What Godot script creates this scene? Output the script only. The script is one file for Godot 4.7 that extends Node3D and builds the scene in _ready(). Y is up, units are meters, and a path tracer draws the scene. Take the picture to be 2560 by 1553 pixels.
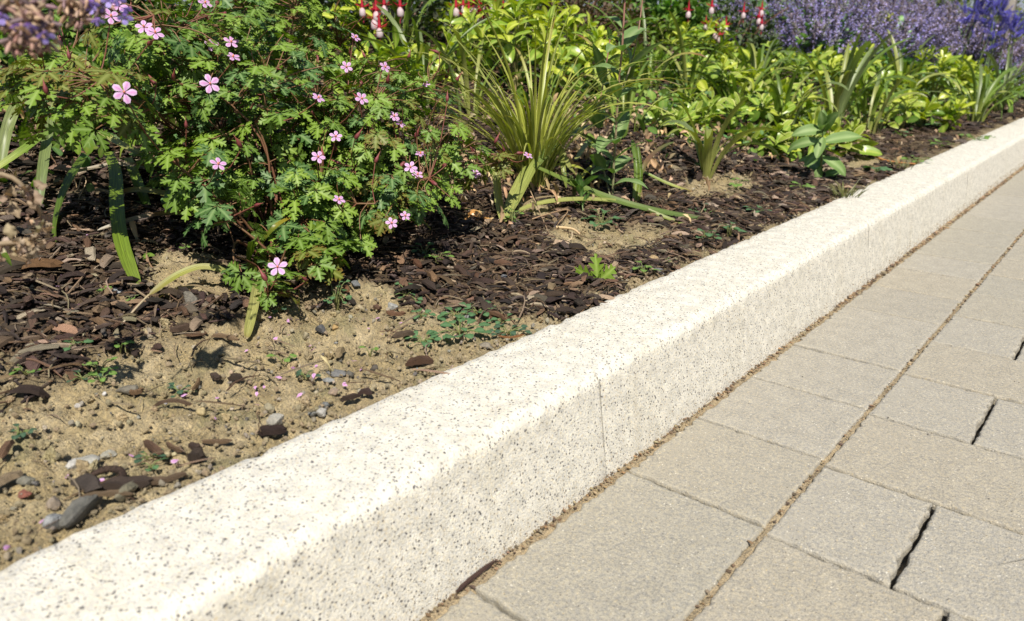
extends Node3D
# A granite kerb between a paved path and a planted bed, seen from low over the paving.
# x runs from the bed (negative) to the paving, -z runs away along the kerb, y is up; metres.

const UNIT := 0.32            # camera height; the paving grid is measured in it
const KERB_FOOT := -0.2736
const KERB_BACK := -0.378
const KERB_TOP := 0.0866

var rng := RandomNumberGenerator.new()
var taken := {}
var cam_at := Vector3(0, UNIT, 0)
var cam: Camera3D
var bump_noise := FastNoiseLite.new()
var patch_noise := FastNoiseLite.new()
var M := {}

# ---------------------------------------------------------------- small helpers
func rf(a: float, b: float) -> float:
	return rng.randf_range(a, b)

func rv(s := 1.0) -> Vector3:
	return Vector3(rf(-s, s), rf(-s, s), rf(-s, s))

func numbered(called: String) -> String:
	var n: int = taken.get(called, 0)
	taken[called] = n + 1
	return called if n == 0 else "%s_%03d" % [called, n]

func tag(o: Node, label: String, category: String, group := "", kind := "") -> Node:
	if label: o.set_meta("label", label)
	if category: o.set_meta("category", category)
	if group: o.set_meta("group", group)
	if kind: o.set_meta("kind", kind)
	return o

func thing(called: String, at: Vector3, label: String, category: String, group := "") -> Node3D:
	var o := Node3D.new()
	o.name = numbered(called)
	add_child(o)
	o.position = at
	tag(o, label, category, group)
	return o

func part(called: String, mesh: Mesh, m: Material, parent: Node, xf := Transform3D()) -> MeshInstance3D:
	var o := MeshInstance3D.new()
	o.name = called
	o.mesh = mesh
	o.material_override = m
	parent.add_child(o, true)
	o.transform = xf
	return o

func whole(called: String, mesh: Mesh, m: Material, at: Vector3, label: String, category: String, group := "") -> MeshInstance3D:
	var o := MeshInstance3D.new()
	o.name = numbered(called)
	o.mesh = mesh
	o.material_override = m
	add_child(o)
	o.position = at
	tag(o, label, category, group)
	return o

func structure(called: String, mesh: Mesh, m: Material) -> MeshInstance3D:
	var o := MeshInstance3D.new()
	o.name = called
	o.mesh = mesh
	o.material_override = m
	add_child(o)
	o.set_meta("kind", "structure")
	return o

func scatter(called: String, mesh: Mesh, m: Material, places: Array, tints: Array, parent: Node = null) -> void:
	if places.is_empty(): return
	var mm := MultiMesh.new()
	mm.transform_format = MultiMesh.TRANSFORM_3D
	mm.use_colors = true
	mm.mesh = mesh
	mm.instance_count = places.size()
	for i in places.size():
		mm.set_instance_transform(i, places[i])
		mm.set_instance_color(i, tints[i])
	var o := MultiMeshInstance3D.new()
	o.multimesh = mm
	o.material_override = m
	o.set_meta("kind", "stuff")
	if parent:
		o.name = called
		parent.add_child(o, true)
	else:
		o.name = numbered(called)
		add_child(o)

func frame(dir: Vector3, up: Vector3) -> Basis:          # x along dir, y as near up as it can be
	var x := dir.normalized()
	var z := x.cross(up)
	if z.length() < 1e-4: z = x.cross(Vector3(0.3, 0.1, 0.9))
	z = z.normalized()
	return Basis(x, z.cross(x), z)

func smooth(a: float, b: float, x: float) -> float:
	return smoothstep(a, b, x)

func in_view(p: Vector3) -> bool:
	var q: Vector3 = cam.global_transform.affine_inverse() * p
	var h := tan(deg_to_rad(45.79 / 2.0))
	return q.z < -0.05 and absf(q.y) < -q.z * h * 1.05 and absf(q.x) < -q.z * h * 1.7

func lin(c: Color, by: float) -> Color:
	return Color(c.r * by, c.g * by, c.b * by)

func vary(c: Color, k: float) -> Color:
	var b := 1.0 + rf(-k, k)
	return Color(c.r * b * (1.0 + rf(-k, k) * 0.35), c.g * b * (1.0 + rf(-k, k) * 0.2), c.b * b * (1.0 + rf(-k, k) * 0.35))

func begin() -> SurfaceTool:
	var st := SurfaceTool.new()
	st.begin(Mesh.PRIMITIVE_TRIANGLES)
	return st

func done(st: SurfaceTool) -> ArrayMesh:
	st.index()
	st.generate_normals()
	return st.commit()

func tri(st: SurfaceTool, a: Vector3, b: Vector3, c: Vector3, ca: Color, cb: Color, cc: Color) -> void:
	st.set_color(ca); st.add_vertex(a)
	st.set_color(cb); st.add_vertex(b)
	st.set_color(cc); st.add_vertex(c)

# rows of points with colours -> a sheet
func sheet(st: SurfaceTool, rows: Array, cols: Array, uvs := []) -> void:
	for i in rows.size() - 1:
		var a: Array = rows[i]
		var b: Array = rows[i + 1]
		for j in a.size() - 1:
			for k in [[0, 0], [1, 1], [0, 1], [0, 0], [1, 0], [1, 1]]:
				if uvs.size(): st.set_uv(uvs[i + k[0]][j + k[1]])
				st.set_color(cols[i + k[0]][j + k[1]])
				st.add_vertex((b if k[0] else a)[j + k[1]])

func spline(pts: Array, n: int) -> Array:
	var out := []
	var m := pts.size()
	for i in n + 1:
		var t := float(i) / n * (m - 1)
		var k := mini(int(t), m - 2)
		var p0: Vector3 = pts[maxi(k - 1, 0)]
		var p3: Vector3 = pts[mini(k + 2, m - 1)]
		out.append((pts[k] as Vector3).cubic_interpolate(pts[k + 1], p0, p3, t - k))
	return out

func tube(st: SurfaceTool, pts: Array, r0: float, r1: float, c0: Color, c1: Color, sides := 5) -> void:
	var rows := []
	var cols := []
	var up := Vector3(0.31, 0.2, 0.93)
	for i in pts.size():
		var t := float(i) / maxi(pts.size() - 1, 1)
		var d: Vector3 = (pts[mini(i + 1, pts.size() - 1)] as Vector3) - (pts[maxi(i - 1, 0)] as Vector3)
		if d.length() < 1e-6: d = Vector3.UP
		var f := frame(d, up)
		var r := lerpf(r0, r1, t)
		var row := []
		var col := []
		for j in sides + 1:
			var a := TAU * j / sides
			row.append((pts[i] as Vector3) + (f.y * cos(a) + f.z * sin(a)) * r)
			col.append(c0.lerp(c1, t))
		rows.append(row)
		cols.append(col)
	sheet(st, rows, cols)

# profile: [[distance along dir, radius, colour], ...]
func lathe(st: SurfaceTool, at: Vector3, dir: Vector3, profile: Array, sides := 6) -> void:
	var f := frame(dir, Vector3(0.2, 0.9, 0.3))
	var rows := []
	var cols := []
	for p in profile:
		var row := []
		var col := []
		for j in sides + 1:
			var a := TAU * j / sides
			row.append(at + f.x * p[0] + (f.y * cos(a) + f.z * sin(a)) * p[1])
			col.append(p[2])
		rows.append(row)
		cols.append(col)
	sheet(st, rows, cols)

# ---------------------------------------------------------------- the ground's shape
func bed_height(x: float, z: float) -> float:
	var u := KERB_BACK - x
	if u < 0: return 0.083
	var v := clampf(u - 0.08, 0.0, 1.15)
	return 0.083 + 0.04 * minf(u, 1.3) + 0.27 * v * v / (v + 0.08)

func soil_y(x: float, z: float) -> float:
	var u := KERB_BACK - x
	return bed_height(x, z) + bump_noise.get_noise_2d(x * 100.0, z * 100.0) * 0.008 * smooth(0.0, 0.1, u)

func on_soil(p: Vector3, lift := 0.0) -> Vector3:
	return Vector3(p.x, soil_y(p.x, p.z) + lift, p.z)

# 1 where the tan soil is bare, 0 where bark mulch covers it
var bare_spots := []
func bareness(x: float, z: float) -> float:
	var u := KERB_BACK - x
	var n := patch_noise.get_noise_2d(x * 100.0, z * 100.0)
	var edge := 0.17 * smooth(-0.56, -0.36, z) + 0.012
	var b := smooth(0.035, -0.035, u - edge + n * 0.05)
	for s in bare_spots:
		var c: Vector3 = s[0]
		var d := Vector2((x - c.x) / s[1], (z - c.z) / s[2]).length()
		b = maxf(b, smooth(1.25, 0.7, d + n * 0.55))
	return b

# ---------------------------------------------------------------- materials
func mat(rough: float, o := {}) -> StandardMaterial3D:
	var m := StandardMaterial3D.new()
	m.vertex_color_use_as_albedo = true
	m.roughness = rough
	m.cull_mode = BaseMaterial3D.CULL_DISABLED
	for k in o: m.set(k, o[k])
	return m

func leaf_mat(rough: float, glow: Color, o := {}) -> StandardMaterial3D:
	var m := mat(rough, o)
	m.backlight_enabled = true
	m.backlight = glow
	return m

func noise_bytes(freq: float, octaves: int, sd: int, side: int, kind := FastNoiseLite.TYPE_SIMPLEX_SMOOTH) -> PackedByteArray:
	var n := FastNoiseLite.new()
	n.noise_type = kind
	n.frequency = freq
	n.fractal_octaves = octaves
	n.seed = sd
	return n.get_seamless_image(side, side).get_data()

func tex(data: PackedByteArray, side: int, format := Image.FORMAT_RGB8) -> ImageTexture:
	return ImageTexture.create_from_image(Image.create_from_data(side, side, false, format, data))

func triplanar(m: StandardMaterial3D, tile: float) -> StandardMaterial3D:
	m.uv1_triplanar = true
	m.uv1_world_triplanar = true
	m.uv1_scale = Vector3.ONE / tile
	m.uv1_triplanar_sharpness = 6.0
	return m

# speckled stone: base colour with grain, and flecks given as [count, smallest, largest, colour, share of it]
func stone_textures(side: int, base: Color, grain: float, patchy: float, flecks: Array, sd: int, pit: float) -> Array:
	var fine := noise_bytes(0.22, 2, sd, side)
	var mid := noise_bytes(0.07, 3, sd + 1, side)
	var wide := noise_bytes(0.012, 3, sd + 2, side)
	var data := PackedByteArray()
	data.resize(side * side * 3)
	var high := PackedByteArray()
	high.resize(side * side)
	var r := base.r8
	var g := base.g8
	var b := base.b8
	for i in side * side:
		var k := 1.0 + (fine[i] - 128) / 128.0 * grain + (mid[i] - 128) / 128.0 * grain * 0.7 + (wide[i] - 128) / 128.0 * patchy
		var warm := (mid[i] - 128) / 128.0 * 0.05
		data[i * 3] = clampi(int(r * (k + warm * 0.4)), 0, 255)
		data[i * 3 + 1] = clampi(int(g * k), 0, 255)
		data[i * 3 + 2] = clampi(int(b * (k - warm)), 0, 255)
		high[i] = clampi(int(128 + (fine[i] - 128) * 0.7 + (mid[i] - 128) * 0.5), 0, 255)
	var local := RandomNumberGenerator.new()
	local.seed = sd
	for f in flecks:
		for n in f[0]:
			var cx := local.randi_range(0, side - 1)
			var cy := local.randi_range(0, side - 1)
			var rad: float = lerpf(f[1], f[2], pow(local.randf(), 2.5))
			var sq := local.randf_range(0.55, 1.0)
			var turn := local.randf() * PI
			var c: Color = f[3]
			var dark := local.randf_range(0.85, 1.25)
			var R := int(rad) + 1
			for y in range(-R, R + 1):
				for x in range(-R, R + 1):
					var p := Vector2(x, y).rotated(turn)
					var d := Vector2(p.x, p.y / sq).length() / rad
					if d > 1.15: continue
					var share: float = f[4] * smoothstep(1.15, 0.75, d)
					var at := posmod(cy + y, side) * side + posmod(cx + x, side)
					data[at * 3] = int(lerpf(data[at * 3], minf(c.r8 * dark, 255), share))
					data[at * 3 + 1] = int(lerpf(data[at * 3 + 1], minf(c.g8 * dark, 255), share))
					data[at * 3 + 2] = int(lerpf(data[at * 3 + 2], minf(c.b8 * dark, 255), share))
					high[at] = int(lerpf(high[at], 128 - pit, share * 0.6))
	return [tex(data, side), tex(high, side, Image.FORMAT_L8)]

# long-grained texture (wood, bark, leaf veins): noise stretched along v
func grain_texture(side: int, along: float, depth: float, sd: int) -> ImageTexture:
	var n := FastNoiseLite.new()
	n.seed = sd
	n.frequency = 1.0
	n.fractal_octaves = 3
	var data := PackedByteArray()
	data.resize(side * side * 3)
	for y in side:
		for x in side:
			var a := TAU * x / side
			var v := n.get_noise_3d(cos(a) * side * 0.035, sin(a) * side * 0.035, sin(TAU * y / side) * along)
			var k := clampi(int(225.0 * (1.0 - depth + depth * (v * 1.4 + 0.5))), 0, 255)
			var at := (y * side + x) * 3
			data[at] = k
			data[at + 1] = k
			data[at + 2] = k
	return tex(data, side)

func make_materials() -> void:
	var g := stone_textures(1024, Color8(200, 196, 185), 0.10, 0.085, [[6400, 0.9, 4.2, Color8(56, 55, 58), 0.85], [5000, 0.8, 2.6, Color8(128, 122, 114), 0.6], [2600, 1.5, 5.0, Color8(180, 162, 130), 0.4]], 11, 50)
	M.granite = triplanar(mat(0.85, {"albedo_texture": g[0], "heightmap_enabled": true, "heightmap_texture": g[1], "heightmap_scale": 0.08}), 0.22)
	var p := stone_textures(1024, Color8(148, 143, 132), 0.17, 0.045, [[4200, 0.7, 2.3, Color8(92, 87, 82), 0.8], [3600, 0.7, 2.3, Color8(196, 190, 176), 0.75], [2600, 0.8, 2.4, Color8(176, 156, 116), 0.6]], 23, 30)
	M.paver = []
	for k in 5:
		var m: StandardMaterial3D = triplanar(mat(0.9, {"albedo_texture": p[0], "heightmap_enabled": true, "heightmap_texture": p[1], "heightmap_scale": 0.085}), 0.30)
		m.uv1_offset = Vector3(0.37 * k, 0.11 * k, 0.23 * k)
		m.albedo_color = [Color(1, 1, 1), Color(0.99, 0.985, 0.97), Color(0.975, 0.973, 0.968), Color(1.0, 0.99, 0.97), Color(0.98, 0.98, 0.972)][k]
		M.paver.append(m)
	var s := stone_textures(1024, Color8(205, 205, 205), 0.26, 0.12, [[2500, 1.0, 5.0, Color8(150, 146, 140), 0.5], [2500, 1.0, 4.0, Color8(246, 240, 226), 0.5], [500, 1.5, 5.0, Color8(92, 84, 76), 0.6]], 37, 60)
	M.soil = triplanar(mat(0.95, {"albedo_texture": s[0], "heightmap_enabled": true, "heightmap_texture": s[1], "heightmap_scale": 0.16, "metallic_specular": 0.25}), 0.20)
	var w := grain_texture(256, 2.0, 0.62, 5)
	M.bark = mat(0.85, {"albedo_texture": w, "uv1_triplanar": true, "uv1_scale": Vector3(30, 60, 60), "metallic_specular": 0.35})
	M.stone = mat(0.75, {"albedo_texture": s[0], "uv1_triplanar": true, "uv1_scale": Vector3(9, 9, 9), "heightmap_enabled": true, "heightmap_texture": s[1], "heightmap_scale": 0.05})
	var v := grain_texture(128, 0.6, 0.2, 9)
	M.strap = leaf_mat(0.42, Color(0.80, 0.86, 0.42), {"albedo_texture": v})
	M.blade = leaf_mat(0.5, Color(0.85, 0.88, 0.45))
	M.herb = leaf_mat(0.5, Color(0.68, 0.74, 0.26), {"metallic_specular": 0.4})
	M.gloss = leaf_mat(0.33, Color(0.80, 0.84, 0.30))
	M.matt = leaf_mat(0.62, Color(0.70, 0.80, 0.42))
	M.petal = leaf_mat(0.55, Color(0.92, 0.74, 0.9))
	M.stem = mat(0.6)
	M.dry = leaf_mat(0.7, Color(0.75, 0.65, 0.45))
	M.bulb = mat(0.35)

# ---------------------------------------------------------------- leaf, petal and stone shapes
# A leaf of length 1 along x, normal y. o: wid, at (widest), tip, fold, curl, wave, cols = [midrib, blade, margin, tip]
func leaf_mesh(o: Dictionary, sd := 1) -> ArrayMesh:
	var local := RandomNumberGenerator.new()
	local.seed = sd
	var n: int = o.get("n", 12)
	var wid: float = o.wid
	var at: float = o.get("at", 0.5)
	var cols: Array = o.cols
	var wave: float = o.get("wave", 0.0)
	var ph := local.randf() * TAU
	var rows := []
	var colr := []
	var uvs := []
	var ang: float = o.get("lift", 0.0)
	var p := Vector2.ZERO
	for i in n + 1:
		var t := float(i) / n
		var e := pow(t, log(0.5) / log(at))
		var w := wid * pow(maxf(sin(PI * e), 0.0), o.get("blunt", 0.8)) + 0.012 * (1.0 - t)
		if i == n: w = wid * o.get("tip", 0.02)
		var row := []
		var col := []
		var uv := []
		var nrm := Vector2(-sin(ang), cos(ang))
		for s in [-1.0, -0.55, 0.0, 0.55, 1.0]:
			var y: float = o.get("fold", 0.2) * absf(s) * w + wave * w * sin(ph + t * 14.0 + s * 2.0) * absf(s)
			row.append(Vector3(p.x + nrm.x * y, p.y + nrm.y * y, s * w))
			var c: Color = cols[1]
			if s == 0.0: c = cols[0]
			elif absf(s) == 1.0: c = cols[2]
			c = c.lerp(cols[3], smooth(0.78, 1.0, t) * o.get("tipped", 0.5))
			col.append(c)
			uv.append(Vector2(s * 0.5 + 0.5, t))
		rows.append(row)
		colr.append(col)
		uvs.append(uv)
		ang -= o.get("curl", 0.8) / n
		p += Vector2(cos(ang), sin(ang)) / n
	var st := begin()
	sheet(st, rows, colr, uvs)
	return done(st)

# The deeply cut leaf of herb robert: five leaflets, each with pointed side lobes; about 1 from stalk to tip
func cut_leaf(cols: Array, sd: int) -> ArrayMesh:
	var local := RandomNumberGenerator.new()
	local.seed = sd
	var st := begin()
	var droop := local.randf_range(0.10, 0.34)
	var cup := local.randf_range(-0.12, 0.22)
	for L in [[0.0, 1.0], [0.95, 0.86], [-0.95, 0.86], [1.95, 0.60], [-1.95, 0.60]]:
		var ang: float = L[0] + local.randf_range(-0.12, 0.12)
		var length: float = L[1] * local.randf_range(0.9, 1.08)
		var ax := Vector2(cos(ang), sin(ang))
		var side := Vector2(-ax.y, ax.x)
		var hw := length * local.randf_range(0.30, 0.38)
		var tilt := local.randf_range(-0.15, 0.15)
		var n := 22
		var ph := local.randf_range(-0.2, 0.2)
		var rows := []
		var colr := []
		for i in n + 1:
			var t := float(i) / n
			var env := hw * pow(sin(PI * pow(0.04 + 0.96 * t, 0.72)), 0.8) if t < 1.0 else 0.0
			var row := []
			var col := []
			for s in [-1.0, -0.5, 0.0, 0.5, 1.0]:
				var lobe := absf(sin(PI * (3.4 * t + ph + s * 0.06)))
				var w: float = env * (0.24 + 0.76 * pow(lobe, 1.3)) if absf(s) == 1.0 else env * 0.3 * absf(s) * 2.0
				if t < 0.12: w *= 0.25
				var along: float = (0.10 + 0.90 * t) * length + (0.62 * w if absf(s) == 1.0 else 0.1 * w)
				if absf(s) == 1.0 and i == n: along = length
				var q: Vector2 = ax * along + side * w * signf(s)
				var y := -droop * q.length_squared() + cup * absf(w) + tilt * w * signf(s) + 0.16 * w * (1.0 if absf(s) == 1.0 else 0.2)
				row.append(Vector3(q.x, y, q.y))
				var c: Color = cols[1]
				if s == 0.0: c = cols[0]
				elif absf(s) == 1.0: c = (cols[1] as Color).lerp(cols[2], smooth(0.5, 1.0, lobe) * 0.8)
				col.append(c)
			rows.append(row)
			colr.append(col)
		sheet(st, rows, colr)
	return done(st)

func petal_mesh(cols: Array, sd: int) -> ArrayMesh:       # length 1 along x
	return leaf_mesh({"wid": 0.30, "at": 0.68, "tip": 0.5, "blunt": 0.75, "fold": -0.12, "curl": 0.55, "lift": 0.35, "n": 7, "wave": 0.05, "cols": cols, "tipped": 0.5}, sd)

# A stone: a ball cut by random planes
func stone_mesh(size: Vector3, tone: Color, sd: int, cuts := 9, lat := 9, lon := 13, rough := 0.03) -> ArrayMesh:
	var local := RandomNumberGenerator.new()
	local.seed = sd
	var planes := []
	for i in cuts * 2:
		var n := Vector3(local.randf_range(-1, 1), local.randf_range(-0.8, 0.9), local.randf_range(-1, 1)).normalized()
		planes.append([n, local.randf_range(0.46, 0.80)])
	var rows := []
	var cols := []
	for i in lat + 1:
		var a := PI * i / lat
		var row := []
		var col := []
		for j in lon + 1:
			var b := TAU * (j % lon) / lon
			var d := Vector3(sin(a) * cos(b), cos(a), sin(a) * sin(b))
			var r := 1.0
			for p in planes:
				var k: float = d.dot(p[0])
				if k > 0.05: r = minf(r, p[1] / k)
			r *= 1.0 + rough * sin(d.x * 17.0 + sd) * sin(d.y * 13.0 + d.z * 19.0)
			row.append(d * r * size)
			col.append(col_var(tone, d, sd))
		rows.append(row)
		cols.append(col)
	var st := begin()
	if cuts < 11: st.set_smooth_group(-1)
	sheet(st, rows, cols)
	st.generate_normals()
	return st.commit()

func col_var(c: Color, d: Vector3, sd: int) -> Color:
	return lin(c, 1.0 + 0.16 * sin(d.x * 5.0 + sd * 1.7) * sin(d.z * 6.0 + sd))

# A torn piece of bark or wood, length 1 along x, w wide, h thick
func chip_mesh(w: float, h: float, sd: int, stations := 5) -> ArrayMesh:
	var local := RandomNumberGenerator.new()
	local.seed = sd
	var rows := []
	var cols := []
	var bend := local.randf_range(-0.12, 0.12)
	var lift := local.randf_range(-0.1, 0.16)
	for i in stations:
		var t := float(i) / (stations - 1)
		var e := 0.55 if i == 0 or i == stations - 1 else 1.0
		var ww := w * e * local.randf_range(0.75, 1.1)
		var hh := h * e * local.randf_range(0.7, 1.15)
		var mid := Vector3(t - 0.5 + local.randf_range(-0.03, 0.03), lift * (1.0 - pow(2.0 * t - 1.0, 2)), bend * (1.0 - pow(2.0 * t - 1.0, 2)))
		var row := []
		var col := []
		for c in [[-1, -0.6], [-0.7, 1], [0.1, 0.8], [0.8, 1], [1, -0.5], [0, -1], [-1, -0.6]]:
			var jag := 0.0
			if i == 0 or i == stations - 1: jag = local.randf_range(-0.07, 0.07)
			row.append(mid + Vector3(jag, c[1] * hh * 0.5 * local.randf_range(0.8, 1.1), c[0] * ww * 0.5))
			var k := local.randf_range(0.75, 1.15)
			col.append(Color(k, k, k))
		row[6] = row[0]
		col[6] = col[0]
		rows.append(row)
		cols.append(col)
	var st := begin()
	st.set_smooth_group(-1)
	sheet(st, rows, cols)
	for end in [0, stations - 1]:
		var r: Array = rows[end]
		var k := Color(1.25, 1.2, 1.1)
		for j in range(1, 5):
			if end == 0: tri(st, r[0], r[j + 1], r[j], k, k, k)
			else: tri(st, r[0], r[j], r[j + 1], k, k, k)
	st.generate_normals()
	return st.commit()

# A long strap leaf along a path of points. cols = [[t, colour], ...]
func strap_mesh(pts: Array, width: float, cols: Array, hint: Vector3, o := {}) -> ArrayMesh:
	var n: int = o.get("n", 22)
	var line := spline(pts, n)
	var rows := []
	var colr := []
	var uvs := []
	var keel: float = o.get("keel", 0.32)
	var twist: float = o.get("twist", 0.0)
	var blunt: float = o.get("blunt", 0.5)
	for i in n + 1:
		var t := float(i) / n
		var d: Vector3 = (line[mini(i + 1, n)] as Vector3) - (line[maxi(i - 1, 0)] as Vector3)
		var f := frame(d, hint.rotated(d.normalized(), twist * t))
		var w := width * 0.5 * (0.72 + 0.28 * smooth(0.0, 0.3, t)) * pow(maxf(1.0 - pow(t, o.get("taper", 5.0)), 0.0), blunt)
		w = maxf(w, width * 0.04)
		var c: Color = cols[0][1]
		for k in cols.size() - 1:
			if t >= cols[k][0]:
				c = (cols[k][1] as Color).lerp(cols[k + 1][1], clampf((t - cols[k][0]) / maxf(cols[k + 1][0] - cols[k][0], 0.001), 0, 1))
		var row := []
		var col := []
		var uv := []
		for s in [-1.0, -0.5, 0.0, 0.5, 1.0]:
			row.append((line[i] as Vector3) + f.z * s * w + f.y * keel * absf(s) * w)
			col.append(lin(c, 1.1 if s == 0.0 else 1.0))
			uv.append(Vector2(s * 0.25 + 0.5, t * 2.0))
		rows.append(row)
		colr.append(col)
		uvs.append(uv)
	var st := begin()
	sheet(st, rows, colr, uvs)
	return done(st)

# points of a blade that leaves BASE towards azimuth AZ, leaning from lean0 to lean1 (0 = upright)
func arc(base: Vector3, az: float, lean0: float, lean1: float, length: float, power := 1.3) -> Array:
	var out := [base]
	var p := base
	var n := 9
	for i in n:
		var t := (i + 0.5) / n
		var lean := lerpf(lean0, lean1, pow(t, power))
		p += Vector3(cos(az) * sin(lean), cos(lean), sin(az) * sin(lean)) * length / n
		var low := soil_y(p.x, p.z) + 0.004
		if p.y < low: p.y = low
		out.append(p)
	return out

func shift(pts: Array, by: Vector3) -> Array:
	return pts.map(func(p): return p - by)

# ---------------------------------------------------------------- kerb and paving
func kerb_stone(z0: float, z1: float, sd: int) -> ArrayMesh:
	var local := FastNoiseLite.new()
	local.seed = sd
	local.frequency = 1.0
	var profile := [[-0.268, -0.06], [-0.2736, 0.0], [-0.2775, 0.03], [-0.2822, 0.062], [-0.2836, 0.0740], [-0.2842, 0.0784], [-0.2852, 0.0806], [-0.2884, 0.0844], [-0.2902, 0.0857], [-0.294, 0.0864], [-0.325, 0.0867], [-0.350, 0.0866], [-0.370, 0.0864], [-0.3768, 0.0858], [-0.3792, 0.0838], [-0.3800, 0.0795], [-0.3795, -0.06]]
	var n := int(absf(z1 - z0) / 0.008)
	var rows := []
	var cols := []
	for i in n + 1:
		var z := lerpf(z0, z1, float(i) / n)
		var row := []
		var col := []
		for j in profile.size():
			var x: float = profile[j][0]
			var y: float = profile[j][1]
			var k := 0.0005
			if j >= 4 and j <= 9: k = 0.0010
			if j >= 13 and j <= 15: k = 0.0016
			x += local.get_noise_2d(z * 60.0, j * 0.35) * k
			y += local.get_noise_2d(z * 60.0 + 50.0, j * 0.35) * k
			if j >= 13 and j <= 15:
				var c := maxf(0.0, local.get_noise_2d(z * 26.0 + 90.0, 3.0) - 0.28)
				x += c * 0.011
				y -= c * 0.006
			var inset := 0.0
			if (i == 0 or i == n) and j < 7: inset = 0.0008
			x -= inset
			var zz := z
			if (i == 0 or i == n) and j < 7: zz += 0.0006 if i == n else -0.0006
			row.append(Vector3(x, y, zz))
			var patch := local.get_noise_2d(z * 9.0 + sd * 3.0, (x + y) * 16.0)
			var mark := smooth(0.25, 0.55, local.get_noise_2d(z * 21.0 - sd, (x - y) * 40.0 + 70.0))
			col.append(Color(1.0 + patch * 0.05, 1.0 + patch * 0.06, 1.0 + patch * 0.09).lerp(Color(0.88, 0.84, 0.75), mark * 0.35))
		rows.append(row)
		cols.append(col)
	var st := begin()
	sheet(st, rows, cols)
	st.set_smooth_group(1)
	for e in [0, n]:
		var r: Array = rows[e]
		for j in range(1, r.size() - 1):
			if e == 0: tri(st, r[0], r[j + 1], r[j], Color.WHITE, Color.WHITE, Color.WHITE)
			else: tri(st, r[0], r[j], r[j + 1], Color.WHITE, Color.WHITE, Color.WHITE)
	st.generate_normals()
	return st.commit()

# ragged = [x0 side, x1 side, z sides]: how far the edge wanders
func paver_mesh(w: float, d: float, ragged: Array, sd: int) -> ArrayMesh:
	var local := FastNoiseLite.new()
	local.seed = sd
	local.frequency = 1.0
	local.fractal_octaves = 3
	var lr := RandomNumberGenerator.new()
	lr.seed = sd
	var ring := []
	var outward := []
	var give := []
	var step := 0.0045
	for s in 4:
		var length: float = d if s % 2 == 0 else w
		var n := maxi(int(length / step), 6)
		for i in n:
			var t := float(i) / n
			var p: Vector3
			var o: Vector3
			if s == 0: p = Vector3(w / 2, 0, lerpf(-d / 2, d / 2, t)); o = Vector3.RIGHT
			elif s == 1: p = Vector3(lerpf(w / 2, -w / 2, t), 0, d / 2); o = Vector3.BACK
			elif s == 2: p = Vector3(-w / 2, 0, lerpf(d / 2, -d / 2, t)); o = Vector3.LEFT
			else: p = Vector3(lerpf(-w / 2, w / 2, t), 0, -d / 2); o = Vector3.FORWARD
			var k: float = ragged[1] if s == 0 else (ragged[0] if s == 2 else ragged[2])
			var cut := local.get_noise_2d(ring.size() * 0.55 + s * 40.0, sd % 97) * k * 1.5 - k * 0.4
			if lr.randf() < 0.07: cut -= k * lr.randf_range(0.3, 1.4)
			ring.append(p)
			outward.append(o)
			give.append(cut)
	var m := ring.size()
	var rows := []
	var cols := []
	for L in [[-0.03, 0.0, 0.3], [-0.0030, 0.0, 1.0], [-0.0009, 0.0004, 1.1], [-0.0002, 0.0011, 1.15], [0.0, 0.0024, 1.2]]:
		var row := []
		var col := []
		for i in m + 1:
			var k := i % m
			var e: Vector3 = ring[k]
			var q := Vector3(clampf(e.x, L[1] - w / 2, w / 2 - L[1]), 0, clampf(e.z, L[1] - d / 2, d / 2 - L[1]))
			var from_corner := minf((w / 2 - absf(e.x)) if outward[k].x == 0 else w, (d / 2 - absf(e.z)) if outward[k].z == 0 else d)
			q += outward[k] * give[k] * L[2] * smooth(0.0, 0.008, from_corner - L[1])
			# pull corners in
			row.append(Vector3(q.x, L[0], q.z))
			col.append(Color.WHITE)
		rows.append(row)
		cols.append(col)
	var st := begin()
	st.set_smooth_group(2)
	sheet(st, rows.slice(0, 2), cols.slice(0, 2))
	st.set_smooth_group(0)
	sheet(st, rows.slice(1), cols.slice(1))
	var top: Array = rows[rows.size() - 1]
	st.set_smooth_group(1)
	for i in m:
		if (top[i] as Vector3).cross(top[i + 1]).y < -1e-7: tri(st, Vector3.ZERO, top[i], top[i + 1], Color.WHITE, Color.WHITE, Color.WHITE)
	st.generate_normals()
	return st.commit()

func build_kerb() -> void:
	var kerb := Node3D.new()
	kerb.name = "kerb"
	add_child(kerb)
	kerb.set_meta("kind", "structure")
	var joints := [0.247, -0.4330, -1.1120, -1.7900, -2.4680, -3.146, -3.824, -4.502, -5.18, -5.858, -6.536]
	for i in joints.size() - 1:
		part("kerb_stone", kerb_stone(joints[i] - 0.00004, joints[i + 1] + 0.00004, 100 + i), M.granite, kerb)

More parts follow.
